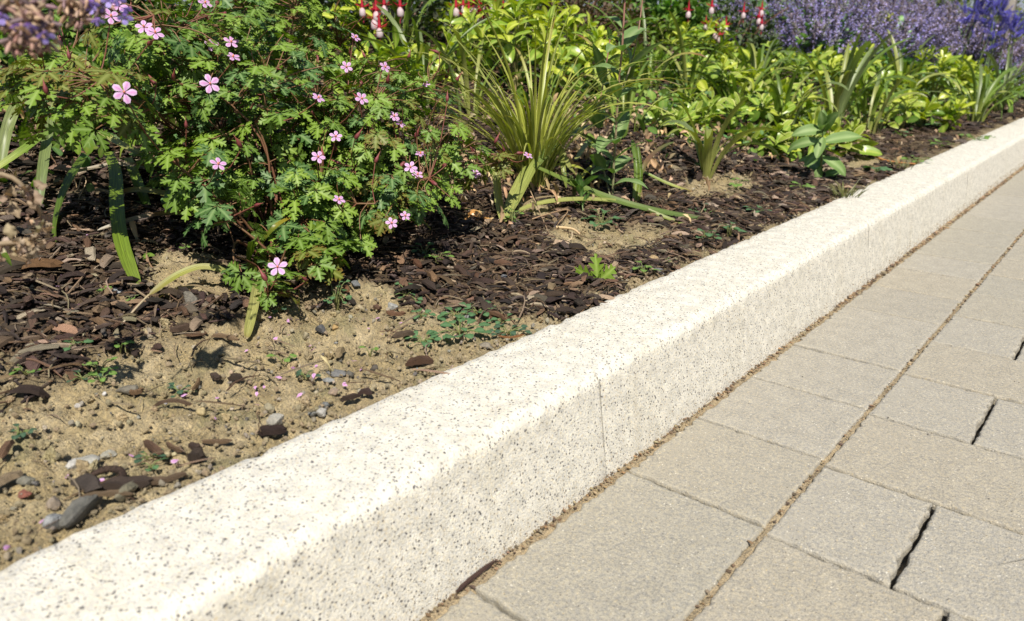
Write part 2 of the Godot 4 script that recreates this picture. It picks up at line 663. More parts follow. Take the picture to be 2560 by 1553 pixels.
func build_paving() -> void:
	var st := begin()
	var rows := []
	var cols := []
	var n := FastNoiseLite.new()
	n.frequency = 1.0
	for i in 340:
		var row := []
		var col := []
		for j in 30:
			var x := lerpf(-0.140, 0.6, (j - 21) / 8.0) if j > 21 else ([-0.276, -0.272, -0.268, -0.2645, -0.262, -0.24, -0.2, -0.16, -0.1538, -0.1530, -0.1524, -0.1518, -0.1512, -0.1506, -0.1500, -0.1494, -0.1488, -0.1482, -0.1476, -0.1470, -0.1464, -0.140][j] as float)
			var z := 0.3 - i * 0.02
			row.append(Vector3(x, -0.0028 - 0.0105 * (smooth(-0.1475, -0.1470, x) + smooth(-0.264, -0.262, x) - smooth(-0.1535, -0.153, x)) + n.get_noise_2d(x * 90.0, z * 90.0) * 0.0018, z))
			var k := 1.0 + 0.3 * n.get_noise_2d(x * 40.0 + 9.0, z * 40.0)
			col.append(lin(Color(0.50, 0.40, 0.26), k))
		rows.append(row)
		cols.append(col)
	sheet(st, rows, cols)
	structure("joint_sand", done(st), M.soil)
	var paving := Node3D.new()
	paving.name = "paving"
	add_child(paving)
	paving.set_meta("kind", "structure")
	var sd := 500
	# the course beside the kerb
	var cuts := [0.30, -0.273, -0.841, -1.409, -1.780, -2.150, -2.508, -3.068, -3.440, -3.810, -4.160, -4.532, -4.900, -5.345]
	var pattern := [0.568, 0.371, 0.37, 0.36]
	var k := 0
	while cuts[cuts.size() - 1] > -17.0:
		cuts.append(cuts[cuts.size() - 1] - pattern[k % 4])
		k += 1
	var gap := 0.0013
	for i in cuts.size() - 1:
		var z0: float = cuts[i] * UNIT
		var z1: float = cuts[i + 1] * UNIT
		lay(paving, -0.2662, -0.1520, z1 + gap, z0 - gap, [0.0022, 0.0009, 0.0014], sd)
		sd += 1
	# rows running on to the open paving
	var firsts := {-2: 0.56, -1: 0.358, 0: 0.2583, 1: 0.56, 2: 0.2657, 3: 0.56, 4: 0.2595, 5: 0.56}
	var lr := RandomNumberGenerator.new()
	lr.seed = 77
	for row in range(-5, 44):
		var z0 := (-1.386 - row * 0.3672) * UNIT
		var z1 := z0 - 0.3672 * UNIT
		var x := -0.1484
		var first := true
		while x < 0.55:
			var w: float = [0.265, 0.372, 0.56][lr.randi_range(0, 2)]
			if first: w = firsts.get(row, [0.26, 0.56, 0.36][posmod(row, 3)])
			first = false
			lay(paving, x, x + w * UNIT - 0.0022, z1 + gap, z0 - gap, [0.0010, 0.0026, 0.0014], sd)
			x += w * UNIT
			sd += 1

func lay(paving: Node3D, x0: float, x1: float, z0: float, z1: float, ragged: Array, sd: int) -> void:
	var b := Basis.from_euler(Vector3(rf(-0.004, 0.004), 0, rf(-0.004, 0.004)))
	var m: Material = M.paver[rng.randi_range(0, 4)]
	part("paver", paver_mesh(x1 - x0, z1 - z0, ragged, sd), m, paving, Transform3D(b, Vector3((x0 + x1) / 2, rf(-0.0006, 0.0006), (z0 + z1) / 2)))

# ---------------------------------------------------------------- soil and what lies on it
func build_soil() -> void:
	var crack := FastNoiseLite.new()
	crack.noise_type = FastNoiseLite.TYPE_CELLULAR
	crack.cellular_return_type = FastNoiseLite.RETURN_DISTANCE2_SUB
	crack.frequency = 1.0
	crack.seed = 4
	var fine := FastNoiseLite.new()
	fine.frequency = 1.0
	fine.fractal_octaves = 3
	fine.seed = 8
	var wide := FastNoiseLite.new()
	wide.frequency = 1.0
	wide.fractal_octaves = 3
	wide.seed = 15
	var bed := Node3D.new()
	bed.name = "soil_bed"
	add_child(bed)
	bed.set_meta("kind", "structure")
	# near part in 3 mm cells, the rest coarser, out to where the ground ends
	for part_of_bed in [[KERB_BACK + 0.001, -0.80, 0.05, -0.75, 0.0032], [KERB_BACK + 0.001, -0.80, -0.75, -1.95, 0.006], [-0.80, -1.45, 0.30, -1.95, 0.010], [KERB_BACK + 0.001, -1.45, -1.95, -6.8, 0.03], [-1.45, -30.0, 0.9, -30.0, 0.45], [KERB_BACK + 0.001, -0.80, 0.9, 0.05, 0.02], [-0.80, -1.45, 0.9, 0.30, 0.05]]:
		var x0: float = part_of_bed[0]
		var x1: float = part_of_bed[1]
		var z0: float = part_of_bed[2]
		var z1: float = part_of_bed[3]
		var cell: float = part_of_bed[4]
		var nx := maxi(int(absf(x1 - x0) / cell), 2)
		var nz := maxi(int(absf(z1 - z0) / cell), 2)
		var vs := PackedVector3Array()
		var cs := PackedColorArray()
		for i in nz + 1:
			var z := lerpf(z0, z1, float(i) / nz)
			for j in nx + 1:
				var x := lerpf(x0, x1, float(j) / nx)
				var y := soil_y(x, z)
				var b := bareness(x, z)
				var near := smooth(0.02, 0.005, cell)
				var f := fine.get_noise_2d(x * 160.0, z * 160.0)
				y += f * 0.0044 * near + fine.get_noise_2d(x * 45.0, z * 45.0) * 0.004 * smooth(0.05, 0.01, cell) * smooth(0.0, 0.03, KERB_BACK - x)
				var cr := crack.get_noise_2d(x * 24.0 + f * 0.12, z * 24.0 + f * 0.1) + 1.0
				var open := smooth(0.085, 0.02, cr) * b * smooth(-0.2, 0.15, wide.get_noise_2d(x * 9.0, z * 9.0))
				y -= open * 0.007 * near
				y += crack.get_noise_2d(x * 60.0 + f * 0.2, z * 60.0) * 0.0022 * near * b
				vs.append(Vector3(x, y, z))
				var w := wide.get_noise_2d(x * 22.0, z * 22.0)
				var tan_soil := Color(0.41, 0.325, 0.180).lerp(Color(0.50, 0.41, 0.255), clampf(0.5 + w, 0, 1))
				var olive := smooth(0.15, 0.5, wide.get_noise_2d(x * 16.0 + 40.0, z * 16.0))
				tan_soil = tan_soil.lerp(Color(0.31, 0.275, 0.150), olive * 0.7)
				var humus := Color(0.085, 0.058, 0.040).lerp(Color(0.16, 0.115, 0.075), clampf(0.4 + f, 0, 1))
				cs.append(humus.lerp(tan_soil, b))
		var idx := PackedInt32Array()
		for i in nz:
			for j in nx:
				var a := i * (nx + 1) + j
				idx.append_array(PackedInt32Array([a, a + 1, a + nx + 2, a, a + nx + 2, a + nx + 1]))
		var arrays := []
		arrays.resize(Mesh.ARRAY_MAX)
		arrays[Mesh.ARRAY_VERTEX] = vs
		arrays[Mesh.ARRAY_COLOR] = cs
		arrays[Mesh.ARRAY_INDEX] = idx
		var raw := ArrayMesh.new()
		raw.add_surface_from_arrays(Mesh.PRIMITIVE_TRIANGLES, arrays)
		var st := SurfaceTool.new()
		st.create_from(raw, 0)
		st.generate_normals()
		part("soil", st.commit(), M.soil, bed)

const BARKS := [[0.085, 0.058, 0.046], [0.145, 0.096, 0.072], [0.058, 0.042, 0.036], [0.27, 0.168, 0.105], [0.21, 0.16, 0.13], [0.42, 0.28, 0.175], [0.62, 0.48, 0.34]]

func bark_tone() -> Color:
	var k := rng.randf()
	var i := 0
	if k > 0.27: i = 1
	if k > 0.47: i = 2
	if k > 0.58: i = 3
	if k > 0.68: i = 4
	if k > 0.82: i = 5
	if k > 0.91: i = 6
	return vary(Color(BARKS[i][0], BARKS[i][1], BARKS[i][2]), 0.32)

func build_mulch() -> void:
	var kinds := []
	for i in 7: kinds.append(chip_mesh([0.40, 0.27, 0.15, 0.34, 0.10, 0.2, 0.5][i], [0.12, 0.14, 0.10, 0.17, 0.08, 0.11, 0.08][i], 40 + i))
	var places := [[], [], [], [], [], [], []]
	var tints := [[], [], [], [], [], [], []]
	var singles := 0
	for pass_no in 2:
		for i in (44000 if pass_no == 0 else 22000):
			var x: float
			var z: float
			if pass_no == 0:
				x = KERB_BACK - 0.002 - pow(rng.randf(), 1.15) * 0.75
				z = 0.05 - pow(rng.randf(), 1.25) * 1.75
			else:
				x = KERB_BACK - 0.01 - rng.randf() * 1.3
				z = 0.2 - rng.randf() * 5.0
			var b := bareness(x, z)
			if rng.randf() < b * 1.15 - 0.10: continue
			var far := smooth(0.9, 2.0, -z)
			var size := lerpf(0.0048, 0.026, pow(rng.randf(), 2.9)) * (1.0 + far * 0.9)
			if b > 0.5: size *= 0.6
			var k := rng.randi_range(0, 6)
			var lift := rf(0.0, 0.006) * (1.0 - b) + 0.0006
			var basis := Basis(Vector3.UP, rf(0, TAU)) * Basis.from_euler(Vector3(rf(-0.45, 0.45), 0, rf(-0.35, 0.35)))
			var p := on_soil(Vector3(x, 0, z), lift)
			if x > KERB_BACK - size * 0.3: p.y = maxf(p.y, KERB_TOP - 0.001)
			var t := Transform3D(basis.scaled(Vector3(size, size * rf(0.7, 1.3), size * rf(0.7, 1.2))), p)
			if not pass_no and singles < 230 and size > 0.0155 and -z < 1.1 and in_view(p):
				var tone := rng.randi_range(0, 2)
				var c := vary([Color(0.085, 0.058, 0.046), Color(0.16, 0.11, 0.085), Color(0.36, 0.23, 0.135)][tone], 0.2)
				var label: String = ["dark brown bark chip lying loose in the mulch", "small torn bark chip among many in the mulch", "ochre brown splinter of wood lying in the mulch"][tone]
				var group: String = ["dark bark chips", "torn bark chips", "ochre wood splinters"][tone]
				var m: StandardMaterial3D = bark_mats(c, tone)
				var o := whole("bark_chip" if tone < 2 else "wood_splinter", kinds[k], m, Vector3.ZERO, label, "bark chip" if tone < 2 else "wood splinter", group)
				o.transform = t
				note_loose(o, ["dark brown bark chip", "torn bark chip", "ochre wood splinter"][tone], p, size)
				singles += 1
			else:
				places[k].append(t)
				tints[k].append(bark_tone())
	var mulch := Node3D.new()
	mulch.name = "bark_mulch"
	add_child(mulch)
	tag(mulch, "dark brown bark mulch covering the planted bed", "mulch", "", "stuff")
	for k in 7: scatter("mulch_chips", kinds[k], M.bark, places[k], tints[k], mulch)
	# fine fibres and straw in the mulch
	var fibre := chip_mesh(0.045, 0.035, 71, 4)
	var fp := []
	var ft := []
	for i in 17000:
		var x := KERB_BACK - 0.004 - rng.randf() * 1.1
		var z := 0.05 - pow(rng.randf(), 1.2) * 2.6
		if rng.randf() < bareness(x, z) * 0.85: continue
		var size := lerpf(0.010, 0.040, pow(rng.randf(), 2.0))
		fp.append(Transform3D((Basis(Vector3.UP, rf(0, TAU)) * Basis.from_euler(Vector3(0, 0, rf(-0.3, 0.3)))).scaled(Vector3(size, size, size)), on_soil(Vector3(x, 0, z), rf(0.002, 0.007))))
		ft.append(vary(Color(0.28, 0.18, 0.11) if rng.randf() < 0.55 else Color(0.55, 0.42, 0.28), 0.3))
	scatter("mulch_fibres", fibre, M.bark, fp, ft, mulch)

var bark_cache := [[], [], []]
func bark_mats(c: Color, tone: int) -> StandardMaterial3D:
	# a few shared tones of each sort
	if bark_cache[tone].size() < 6: bark_cache[tone].append(toned(M.bark, c))
	return bark_cache[tone][rng.randi_range(0, bark_cache[tone].size() - 1)]

func toned(base: StandardMaterial3D, c: Color) -> StandardMaterial3D:
	var m: StandardMaterial3D = base.duplicate()
	m.albedo_color = c.linear_to_srgb()
	return m

func build_crumbs() -> void:
	var crumb := []
	for i in 3: crumb.append(stone_mesh(Vector3(1, 0.75, 0.9), Color.WHITE, 300 + i, 6, 5, 7, 0.08))
	var places := [[], [], []]
	var tints := [[], [], []]
	for i in 26000:
		var x := KERB_BACK - 0.001 - pow(rng.randf(), 1.3) * 0.42
		var z := 0.05 - pow(rng.randf(), 1.2) * 1.5
		var b := bareness(x, z)
		if rng.randf() > b * 0.95 + 0.05: continue
		var s := lerpf(0.0005, 0.0032, pow(rng.randf(), 5.0))
		var k := rng.randi_range(0, 2)
		places[k].append(Transform3D(Basis.from_euler(rv(3.0)).scaled(Vector3(s, s, s)), on_soil(Vector3(x, 0, z), s * 0.3 + 0.0006)))
		var c := Color(0.46, 0.37, 0.225)
		var r := rng.randf()
		if r > 0.84: c = Color(0.42, 0.37, 0.29)
		if r > 0.92: c = Color(0.62, 0.53, 0.38)
		if r > 0.975: c = Color(0.22, 0.20, 0.18)
		tints[k].append(vary(c, 0.18))
	var o := Node3D.new()
	o.name = "soil_crumbs"
	add_child(o)
	tag(o, "tan crumbs and grit strewn over the bare soil", "soil crumbs", "", "stuff")
	for k in 3: scatter("crumbs", crumb[k], M.stone, places[k], tints[k], o)
	# larger clods of the same tan earth
	var clod := stone_mesh(Vector3(1, 0.7, 0.9), Color.WHITE, 311, 5, 10, 14, 0.34)
	var cp := []
	var ct := []
	for i in 1500:
		var x := KERB_BACK - 0.006 - pow(rng.randf(), 1.2) * 0.42
		var z := 0.05 - pow(rng.randf(), 1.1) * 1.5
		var b := bareness(x, z)
		if rng.randf() > smooth(0.05, 0.5, b) * (0.35 + 0.65 * smooth(1.0, 0.4, b)): continue
		var s := lerpf(0.0022, 0.0066, pow(rng.randf(), 2.2))
		cp.append(Transform3D(Basis.from_euler(rv(3.0)).scaled(Vector3(s, s, s)), on_soil(Vector3(x, 0, z), s * 0.15)))
		ct.append(vary(Color(0.46, 0.37, 0.22), 0.16))
	scatter("clods", clod, M.soil, cp, ct, o)
	# litter caught at the foot of the kerb and in the open joints
	var lp := []
	var lt := []
	for i in 5200:
		var z := 0.1 - pow(rng.randf(), 1.2) * 4.6
		var x := KERB_FOOT + 0.0005 + absf(rng.randfn(0.0, 0.0032))
		if i % 5 == 0: x = -0.1503 + rf(-0.0018, 0.0018)
		var s := lerpf(0.0005, 0.0019, pow(rng.randf(), 2.5)) * (1.0 + smooth(0.5, 2.0, -z))
		lp.append(Transform3D(Basis.from_euler(rv(3.0)).scaled(Vector3(s * rf(0.8, 2.2), s * 0.8, s)), Vector3(x, rf(-0.0030, 0.0002) + s * 0.3, z)))
		lt.append(vary([Color(0.50, 0.33, 0.18), Color(0.34, 0.22, 0.13), Color(0.52, 0.42, 0.27), Color(0.18, 0.13, 0.09)][rng.randi_range(0, 3)], 0.25))
	for i in 3800:
		var z := 0.1 - pow(rng.randf(), 1.1) * 4.0
		var y := pow(rng.randf(), 2.6) * 0.016
		var s := rf(0.0003, 0.0008) * (1.0 + smooth(0.5, 2.0, -z))
		lp.append(Transform3D(Basis.from_euler(rv(3.0)).scaled(Vector3(s, s, s)), Vector3(KERB_FOOT - y * 0.13, y, z)))
		lt.append(vary([Color(0.50, 0.36, 0.21), Color(0.30, 0.24, 0.16), Color(0.42, 0.33, 0.2)][rng.randi_range(0, 2)], 0.25))
	for i in 420:
		var s := rf(0.0003, 0.0010)
		lp.append(Transform3D(Basis.from_euler(rv(3.0)).scaled(Vector3(s, s * 0.7, s)), Vector3(rf(-0.26, 0.3), 0.0004 + s * 0.3, -0.1 - rng.randf() * 2.6)))
		lt.append(vary([Color(0.14, 0.12, 0.10), Color(0.40, 0.32, 0.22), Color(0.20, 0.16, 0.12)][rng.randi_range(0, 2)], 0.25))
	var l := Node3D.new()
	l.name = "kerb_litter"
	add_child(l)
	tag(l, "brown grit and plant litter along the kerb foot and paving joint", "litter", "", "stuff")
	scatter("litter_bits", crumb[0], M.stone, lp, lt, l)

# ---------------------------------------------------------------- plants
# base, list of [points, width, colours, options]
func strap_plant(called: String, base: Vector3, blades: Array, label: String, category: String, group := "") -> Node3D:
	var o := thing(called, base, label, category, group)
	for b in blades:
		var opt: Dictionary = b[3] if b.size() > 3 else {}
		var hint: Vector3 = opt.get("hint", (cam_at - (b[0][b[0].size() / 2] as Vector3)).normalized() * 0.6 + Vector3.UP * 0.8)
		part("leaf", strap_mesh(shift(b[0], base), b[1], b[2], hint, opt), M.strap, o)
	return o

func strap_tone(kind: int) -> Array:
	var b := 1.25 + rf(-0.2, 0.2)
	var fresh := lin(Color(0.21, 0.32, 0.045), b)
	var mid := lin(Color(0.16, 0.25, 0.050), b)
	var pale := lin(Color(0.48, 0.52, 0.15), b)
	var grey := lin(Color(0.22, 0.285, 0.11), b)
	var straw := Color(0.52, 0.40, 0.24)
	if kind == 0: return [[0.0, pale], [0.35, fresh], [0.8, mid], [1.0, mid]]
	if kind == 1: return [[0.0, lin(grey, 1.3)], [0.5, grey], [1.0, lin(grey, 0.9)]]
	if kind == 2: return [[0.0, fresh], [0.55, pale], [0.86, Color(0.5, 0.42, 0.12)], [0.93, Color(0.36, 0.15, 0.06)], [1.0, straw]]
	if kind == 3: return [[0.0, Color(0.62, 0.64, 0.16)], [0.5, Color(0.58, 0.62, 0.095)], [1.0, Color(0.66, 0.66, 0.20)]]
	if kind == 4: return [[0.0, Color(0.55, 0.57, 0.18)], [0.4, Color(0.54, 0.57, 0.17)], [1.0, Color(0.33, 0.40, 0.08)]]
	return [[0.0, straw], [1.0, lin(straw, 0.8)]]

func strap_clump(base: Vector3, n: int, length: float, width: float, lean: float, tones: Array, label: String, category := "bulb plant", group := "", called := "bulb_plant", spread := 0.012) -> void:
	var blades := []
	base = on_soil(base)
	for i in n:
		var az := TAU * i / n + rf(-0.4, 0.4)
		var at := on_soil(base + Vector3(cos(az), 0, sin(az)) * spread * rng.randf(), -0.002)
		var L := length * rf(0.65, 1.1)
		blades.append([arc(at, az, rf(0.05, 0.35), lean * rf(0.5, 1.25), L, rf(1.0, 2.2)), width * rf(0.7, 1.1), strap_tone(tones[rng.randi_range(0, tones.size() - 1)]), {"n": 14, "twist": rf(-0.8, 0.8), "hint": Vector3(-cos(az) * 0.5, 0.8, -sin(az) * 0.5)}])
	strap_plant(called, base, blades, label, category, group)

var shrub_leaves := []
func make_shrub_leaves() -> void:
	for k in 4:
		var c: Array = [
			[Color(0.60, 0.62, 0.14), Color(0.35, 0.43, 0.035), Color(0.39, 0.46, 0.045)],
			[Color(0.40, 0.48, 0.10), Color(0.19, 0.31, 0.035), Color(0.22, 0.33, 0.04)],
			[Color(0.36, 0.44, 0.08), Color(0.26, 0.36, 0.04), Color(0.58, 0.58, 0.22)],
			[Color(0.20, 0.29, 0.06), Color(0.10, 0.19, 0.025), Color(0.12, 0.21, 0.03)]][k]
		for v in 3:
			shrub_leaves.append(leaf_mesh({"wid": [0.17, 0.2, 0.15][v], "at": [0.62, 0.58, 0.66][v], "tip": 0.1, "blunt": 0.8, "fold": 0.22, "curl": [0.7, 1.1, 0.35][v], "lift": 0.15, "wave": 0.12, "n": 9, "cols": [c[0], c[1], c[2], c[2]], "tipped": 0.3}, k * 3 + v))

# low golden shrub: shoots ending in whorls of leaves
func shrub(base: Vector3, height: float, radius: float, shoots: int, leaf: float, tones: Array, label: String, group := "") -> void:
	base = on_soil(base)
	var o := thing("golden_shrub", base, label, "shrub", group)
	for i in shoots:
		var az := TAU * i * 0.381966 + rf(-0.3, 0.3)
		var r := radius * sqrt((i + 0.5) / shoots)
		var tip := Vector3(cos(az) * r, height * (1.0 - 0.45 * pow(r / radius, 2)) * rf(0.55, 1.2), sin(az) * r)
		var st := begin()
		var mid := tip * 0.5 + Vector3(0, height * 0.05, 0) - Vector3(tip.x, 0, tip.z) * 0.2
		var line := spline([Vector3(rf(-0.01, 0.01), -0.01, rf(-0.01, 0.01)), mid, tip], 6)
		tube(st, line, 0.0018, 0.0011, Color(0.16, 0.14, 0.06), Color(0.26, 0.30, 0.07))
		part("stem", done(st), M.stem, o)
		var axis := (tip - mid).normalized()
		axis = (axis + Vector3.UP * 0.7).normalized()
		var n := rng.randi_range(7, 14)
		for j in n:
			var ring := float(j) / n
			var f := frame(axis, Vector3(0.3, 0.2, 0.9))
			var a := j * 2.4 + rf(-0.3, 0.3)
			var open := lerpf(0.35, 1.45, pow(ring, 0.8)) + rf(-0.15, 0.15)
			var out := f.y * cos(a) + f.z * sin(a)
			var d := (axis * cos(open) + out * sin(open)).normalized()
			var nrm := axis * sin(open) - out * cos(open)
			var s := leaf * lerpf(0.62, 1.1, ring) * rf(0.65, 1.25)
			var tone: int = tones[rng.randi_range(0, tones.size() - 1)]
			if ring > 0.72 and rng.randf() < 0.5: tone = 3 if tones.has(3) else 1
			part("leaf", shrub_leaves[tone * 3 + rng.randi_range(0, 2)], M.gloss, o, Transform3D(frame(d, nrm + rv(0.35)).scaled(Vector3(s, s, s)), tip - axis * ring * leaf * 0.55))

# herb robert: stems that carry cut leaves, buds and flowers
var cut_leaves := []
var flower_parts := {}
func make_herb_parts() -> void:
	var tones := [
		[Color(0.20, 0.30, 0.080), Color(0.100, 0.180, 0.022), Color(0.100, 0.165, 0.020)],
		[Color(0.24, 0.34, 0.085), Color(0.145, 0.240, 0.026), Color(0.15, 0.22, 0.025)],
		[Color(0.18, 0.27, 0.10), Color(0.062, 0.130, 0.034), Color(0.062, 0.12, 0.03)],
		[Color(0.22, 0.25, 0.07), Color(0.115, 0.140, 0.020), Color(0.19, 0.08, 0.028)],
		[Color(0.26, 0.36, 0.075), Color(0.150, 0.245, 0.026), Color(0.15, 0.22, 0.026)]]
	for k in tones.size():
		for v in 3: cut_leaves.append(cut_leaf(tones[k], 900 + k * 3 + v))
	flower_parts.petal = []
	for v in 3: flower_parts.petal.append(petal_mesh([Color(0.66, 0.26, 0.62), Color(0.72, 0.46, 0.74), Color(0.76, 0.54, 0.79), Color(0.78, 0.59, 0.81)], 70 + v))
	var st := begin()
	lathe(st, Vector3.ZERO, Vector3.RIGHT, [[-0.0062, 0.0, Color(0.10, 0.05, 0.03)], [-0.0056, 0.0011, Color(0.12, 0.04, 0.035)], [-0.003, 0.0017, Color(0.13, 0.03, 0.035)], [-0.0006, 0.0013, Color(0.16, 0.05, 0.04)], [0.0002, 0.0009, Color(0.2, 0.09, 0.05)]])
	flower_parts.calyx = done(st)
	st = begin()
	lathe(st, Vector3.ZERO, Vector3.RIGHT, [[-0.001, 0.0004, Color(0.5, 0.2, 0.1)], [0.001, 0.0010, Color(0.62, 0.26, 0.12)], [0.0024, 0.0007, Color(0.65, 0.22, 0.13)], [0.003, 0.0, Color(0.6, 0.2, 0.14)]])
	flower_parts.centre = done(st)
	st = begin()
	lathe(st, Vector3.ZERO, Vector3.RIGHT, [[0.0, 0.0006, Color(0.12, 0.05, 0.03)], [0.0012, 0.0018, Color(0.13, 0.03, 0.03)], [0.0045, 0.0020, Color(0.15, 0.03, 0.035)], [0.0075, 0.0010, Color(0.19, 0.045, 0.04)], [0.011, 0.0004, Color(0.22, 0.07, 0.05)], [0.014, 0.0, Color(0.22, 0.08, 0.05)]])
	flower_parts.bud = done(st)

# lobes: [centre, horizontal radius, vertical radius, leaves, [tones]]
func herb_robert(called: String, base: Vector3, lobes: Array, flowers: Array, buds: int, label: String, leaf_size: float) -> void:
	base = on_soil(base)
	var o := thing(called, base, label, "wildflower plant", "flowering herb robert plants")
	var stems := []
	for L in lobes:
		var k := maxi(2, int(L[3] / 14.0))
		for i in k:
			var d := rv().normalized() * rf(0.3, 0.9)
			var goal: Vector3 = (L[0] as Vector3) + Vector3(d.x * L[1], d.y * L[2], d.z * L[1])
			var start := on_soil(base + Vector3(rf(-0.025, 0.025), 0, rf(-0.025, 0.025)), -0.004)
			var mid := start.lerp(goal, 0.5) + Vector3(0, rf(0.0, 0.035), 0) + rv(0.012)
			stems.append({"line": spline([start, mid, goal], 8), "st": begin()})
	for s in stems:
		tube(s.st, shift(s.line, base), 0.0016, 0.0008, Color(0.16, 0.055, 0.035), Color(0.15, 0.09, 0.04))
	var leaves := []
	for L in lobes:
		for i in int(L[3] * 1.4):
			var d := rv().normalized()
			var r := pow(rng.randf(), 0.45)
			var p: Vector3 = (L[0] as Vector3) + Vector3(d.x * L[1], d.y * L[2], d.z * L[1]) * r
			if p.y < soil_y(p.x, p.z) + 0.012: p.y = soil_y(p.x, p.z) + rf(0.012, 0.03)
			var out := Vector3(p.x - base.x, 0, p.z - base.z).normalized() * 0.7 + d * 0.5
			var nrm := (Vector3.UP * rf(0.5, 1.0) + d * 0.55 + rv(0.4)).normalized()
			var dir := (out + rv(0.6) + Vector3.DOWN * 0.2)
			dir = (dir - nrm * dir.dot(nrm)).normalized()
			var size := leaf_size * rf(0.65, 1.15)
			var tone: int = L[4][rng.randi_range(0, L[4].size() - 1)]
			leaves.append([p.distance_to(cam_at), tone * 3 + rng.randi_range(0, 2), Transform3D(frame(dir, nrm).scaled(Vector3(size, size, size)), p - base)])
			join(stems, p - dir * 0.001, base, -dir, 0.0005, Color(0.17, 0.09, 0.04))
	leaves.sort_custom(func(x, y): return x[0] < y[0])
	var rest := {}
	for i in leaves.size():
		var f: Array = leaves[i]
		if i < 300: part("leaf", cut_leaves[f[1]], M.herb, o, f[2])
		else:
			if not rest.has(f[1]): rest[f[1]] = []
			rest[f[1]].append(f[2])
	for k in rest: scatter("leaves", cut_leaves[k], M.herb, rest[k], rest[k].map(func(_t): return Color.WHITE), o)
	for f in flowers:
		var p: Vector3 = (f[0] as Vector3) + (cam_at - (f[0] as Vector3)).normalized() * 0.035
		var face = ((cam_at - p).normalized() * f[1] + Vector3(0.25, 0.7, -0.1) + rv(0.28)).normalized()
		var fl := Node3D.new()
		fl.name = "flower"
		o.add_child(fl, true)
		fl.transform = Transform3D(frame(face, Vector3(0.2, 0.9, 0.1)).rotated(face, rf(0, 1.2)), p - base)
		var size: float = f[2] * 0.98
		for k in 5:
			var a := TAU * k / 5 + rf(-0.08, 0.08)
			var b := Basis(Vector3.RIGHT, a) * frame(Vector3(rf(-0.06, 0.14), 1, 0), Vector3(1, 0, 0))
			part("petal", flower_parts.petal[rng.randi_range(0, 2)], M.petal, fl, Transform3D(b.scaled(Vector3(size, size, size)), Vector3.ZERO))
		part("calyx", flower_parts.calyx, M.stem, fl)
		part("centre", flower_parts.centre, M.stem, fl)
		join(stems, p - face * 0.006, base, -face + Vector3.DOWN * 0.8, 0.00055, Color(0.16, 0.055, 0.035))
	for i in buds:
		var L: Array = lobes[rng.randi_range(0, lobes.size() - 1)]
		var d := rv().normalized()
		d.y = absf(d.y)
		var p: Vector3 = (L[0] as Vector3) + Vector3(d.x * L[1], d.y * L[2], d.z * L[1]) * rf(0.9, 1.15)
		if p.y < soil_y(p.x, p.z) + 0.02: continue
		var dir := (Vector3.UP * rf(-0.3, 1.2) + rv(0.7)).normalized()
		part("bud", flower_parts.bud, M.stem, o, Transform3D(frame(dir, Vector3(0.3, 0.2, 0.9)).scaled(Vector3.ONE * rf(0.8, 1.15)), p - base))
		join(stems, p, base, -dir, 0.0005, Color(0.16, 0.05, 0.035))
	for s in stems:
		part("stem", done(s.st), M.stem, o)

# a stalk from p back to the nearest stem
func join(stems: Array, p: Vector3, base: Vector3, leave: Vector3, r: float, c: Color) -> void:
	var best: Dictionary = stems[0]
	var at: Vector3 = best.line[4]
	var least := 1e9
	for s in stems:
		for k in range(3, 9):
			var q: Vector3 = s.line[k]
			var d := q.distance_to(p) + maxf(0.0, q.y - p.y) * 0.7
			if d < least:
				least = d
				best = s
				at = q
	var mid := p.lerp(at, 0.45) + leave.normalized() * least * 0.16
	tube(best.st, shift(spline([at, mid, p], 5), base), r * 1.25, r, c, c, 4)

# upright weed with pairs of leaves
func paired_plant(called: String, stems: Array, label: String, category: String, shapes: Array, m: Material, stem_low: Color, stem_high: Color) -> void:
	var base: Vector3 = stems[0].line[0]
	var o := thing(called, base, label, category)
	for s in stems:
		var line := spline(s.line, 18)
		var st := begin()
		tube(st, shift(line, base), s.r, s.r * 0.6, stem_low, stem_high, 7)
		part("stem", done(st), M.stem, o)
		var turn := rf(0, TAU)
		for q in s.pairs:
			var i := clampi(int(q[0] * 18), 0, 17)
			var at: Vector3 = line[i].lerp(line[i + 1], q[0] * 18 - i)
			var axis := ((line[i + 1] as Vector3) - (line[i] as Vector3)).normalized()
			var f := frame(axis, Vector3(0.757, 0.0, -0.653))
			turn = q[2] if q.size() > 2 else turn + 1.57
			for k in (q[3] if q.size() > 3 else 2):
				var a: float = turn + PI * k + rf(-0.25, 0.25)
				var out := f.y * cos(a) + f.z * sin(a)
				var open: float = (q[4] if q.size() > 4 else s.get("open", 0.95)) + rf(-0.25, 0.25)
				var d := axis * cos(open) + out * sin(open)
				var nrm := axis * sin(open) - out * cos(open)
				var L: float = q[1] * rf(0.85, 1.1) * s.get("grow", 1.0)
				part("leaf", shapes[rng.randi_range(0, shapes.size() - 1)], m, o, Transform3D(frame(d, nrm).scaled(Vector3(L, L, L)), at - base))

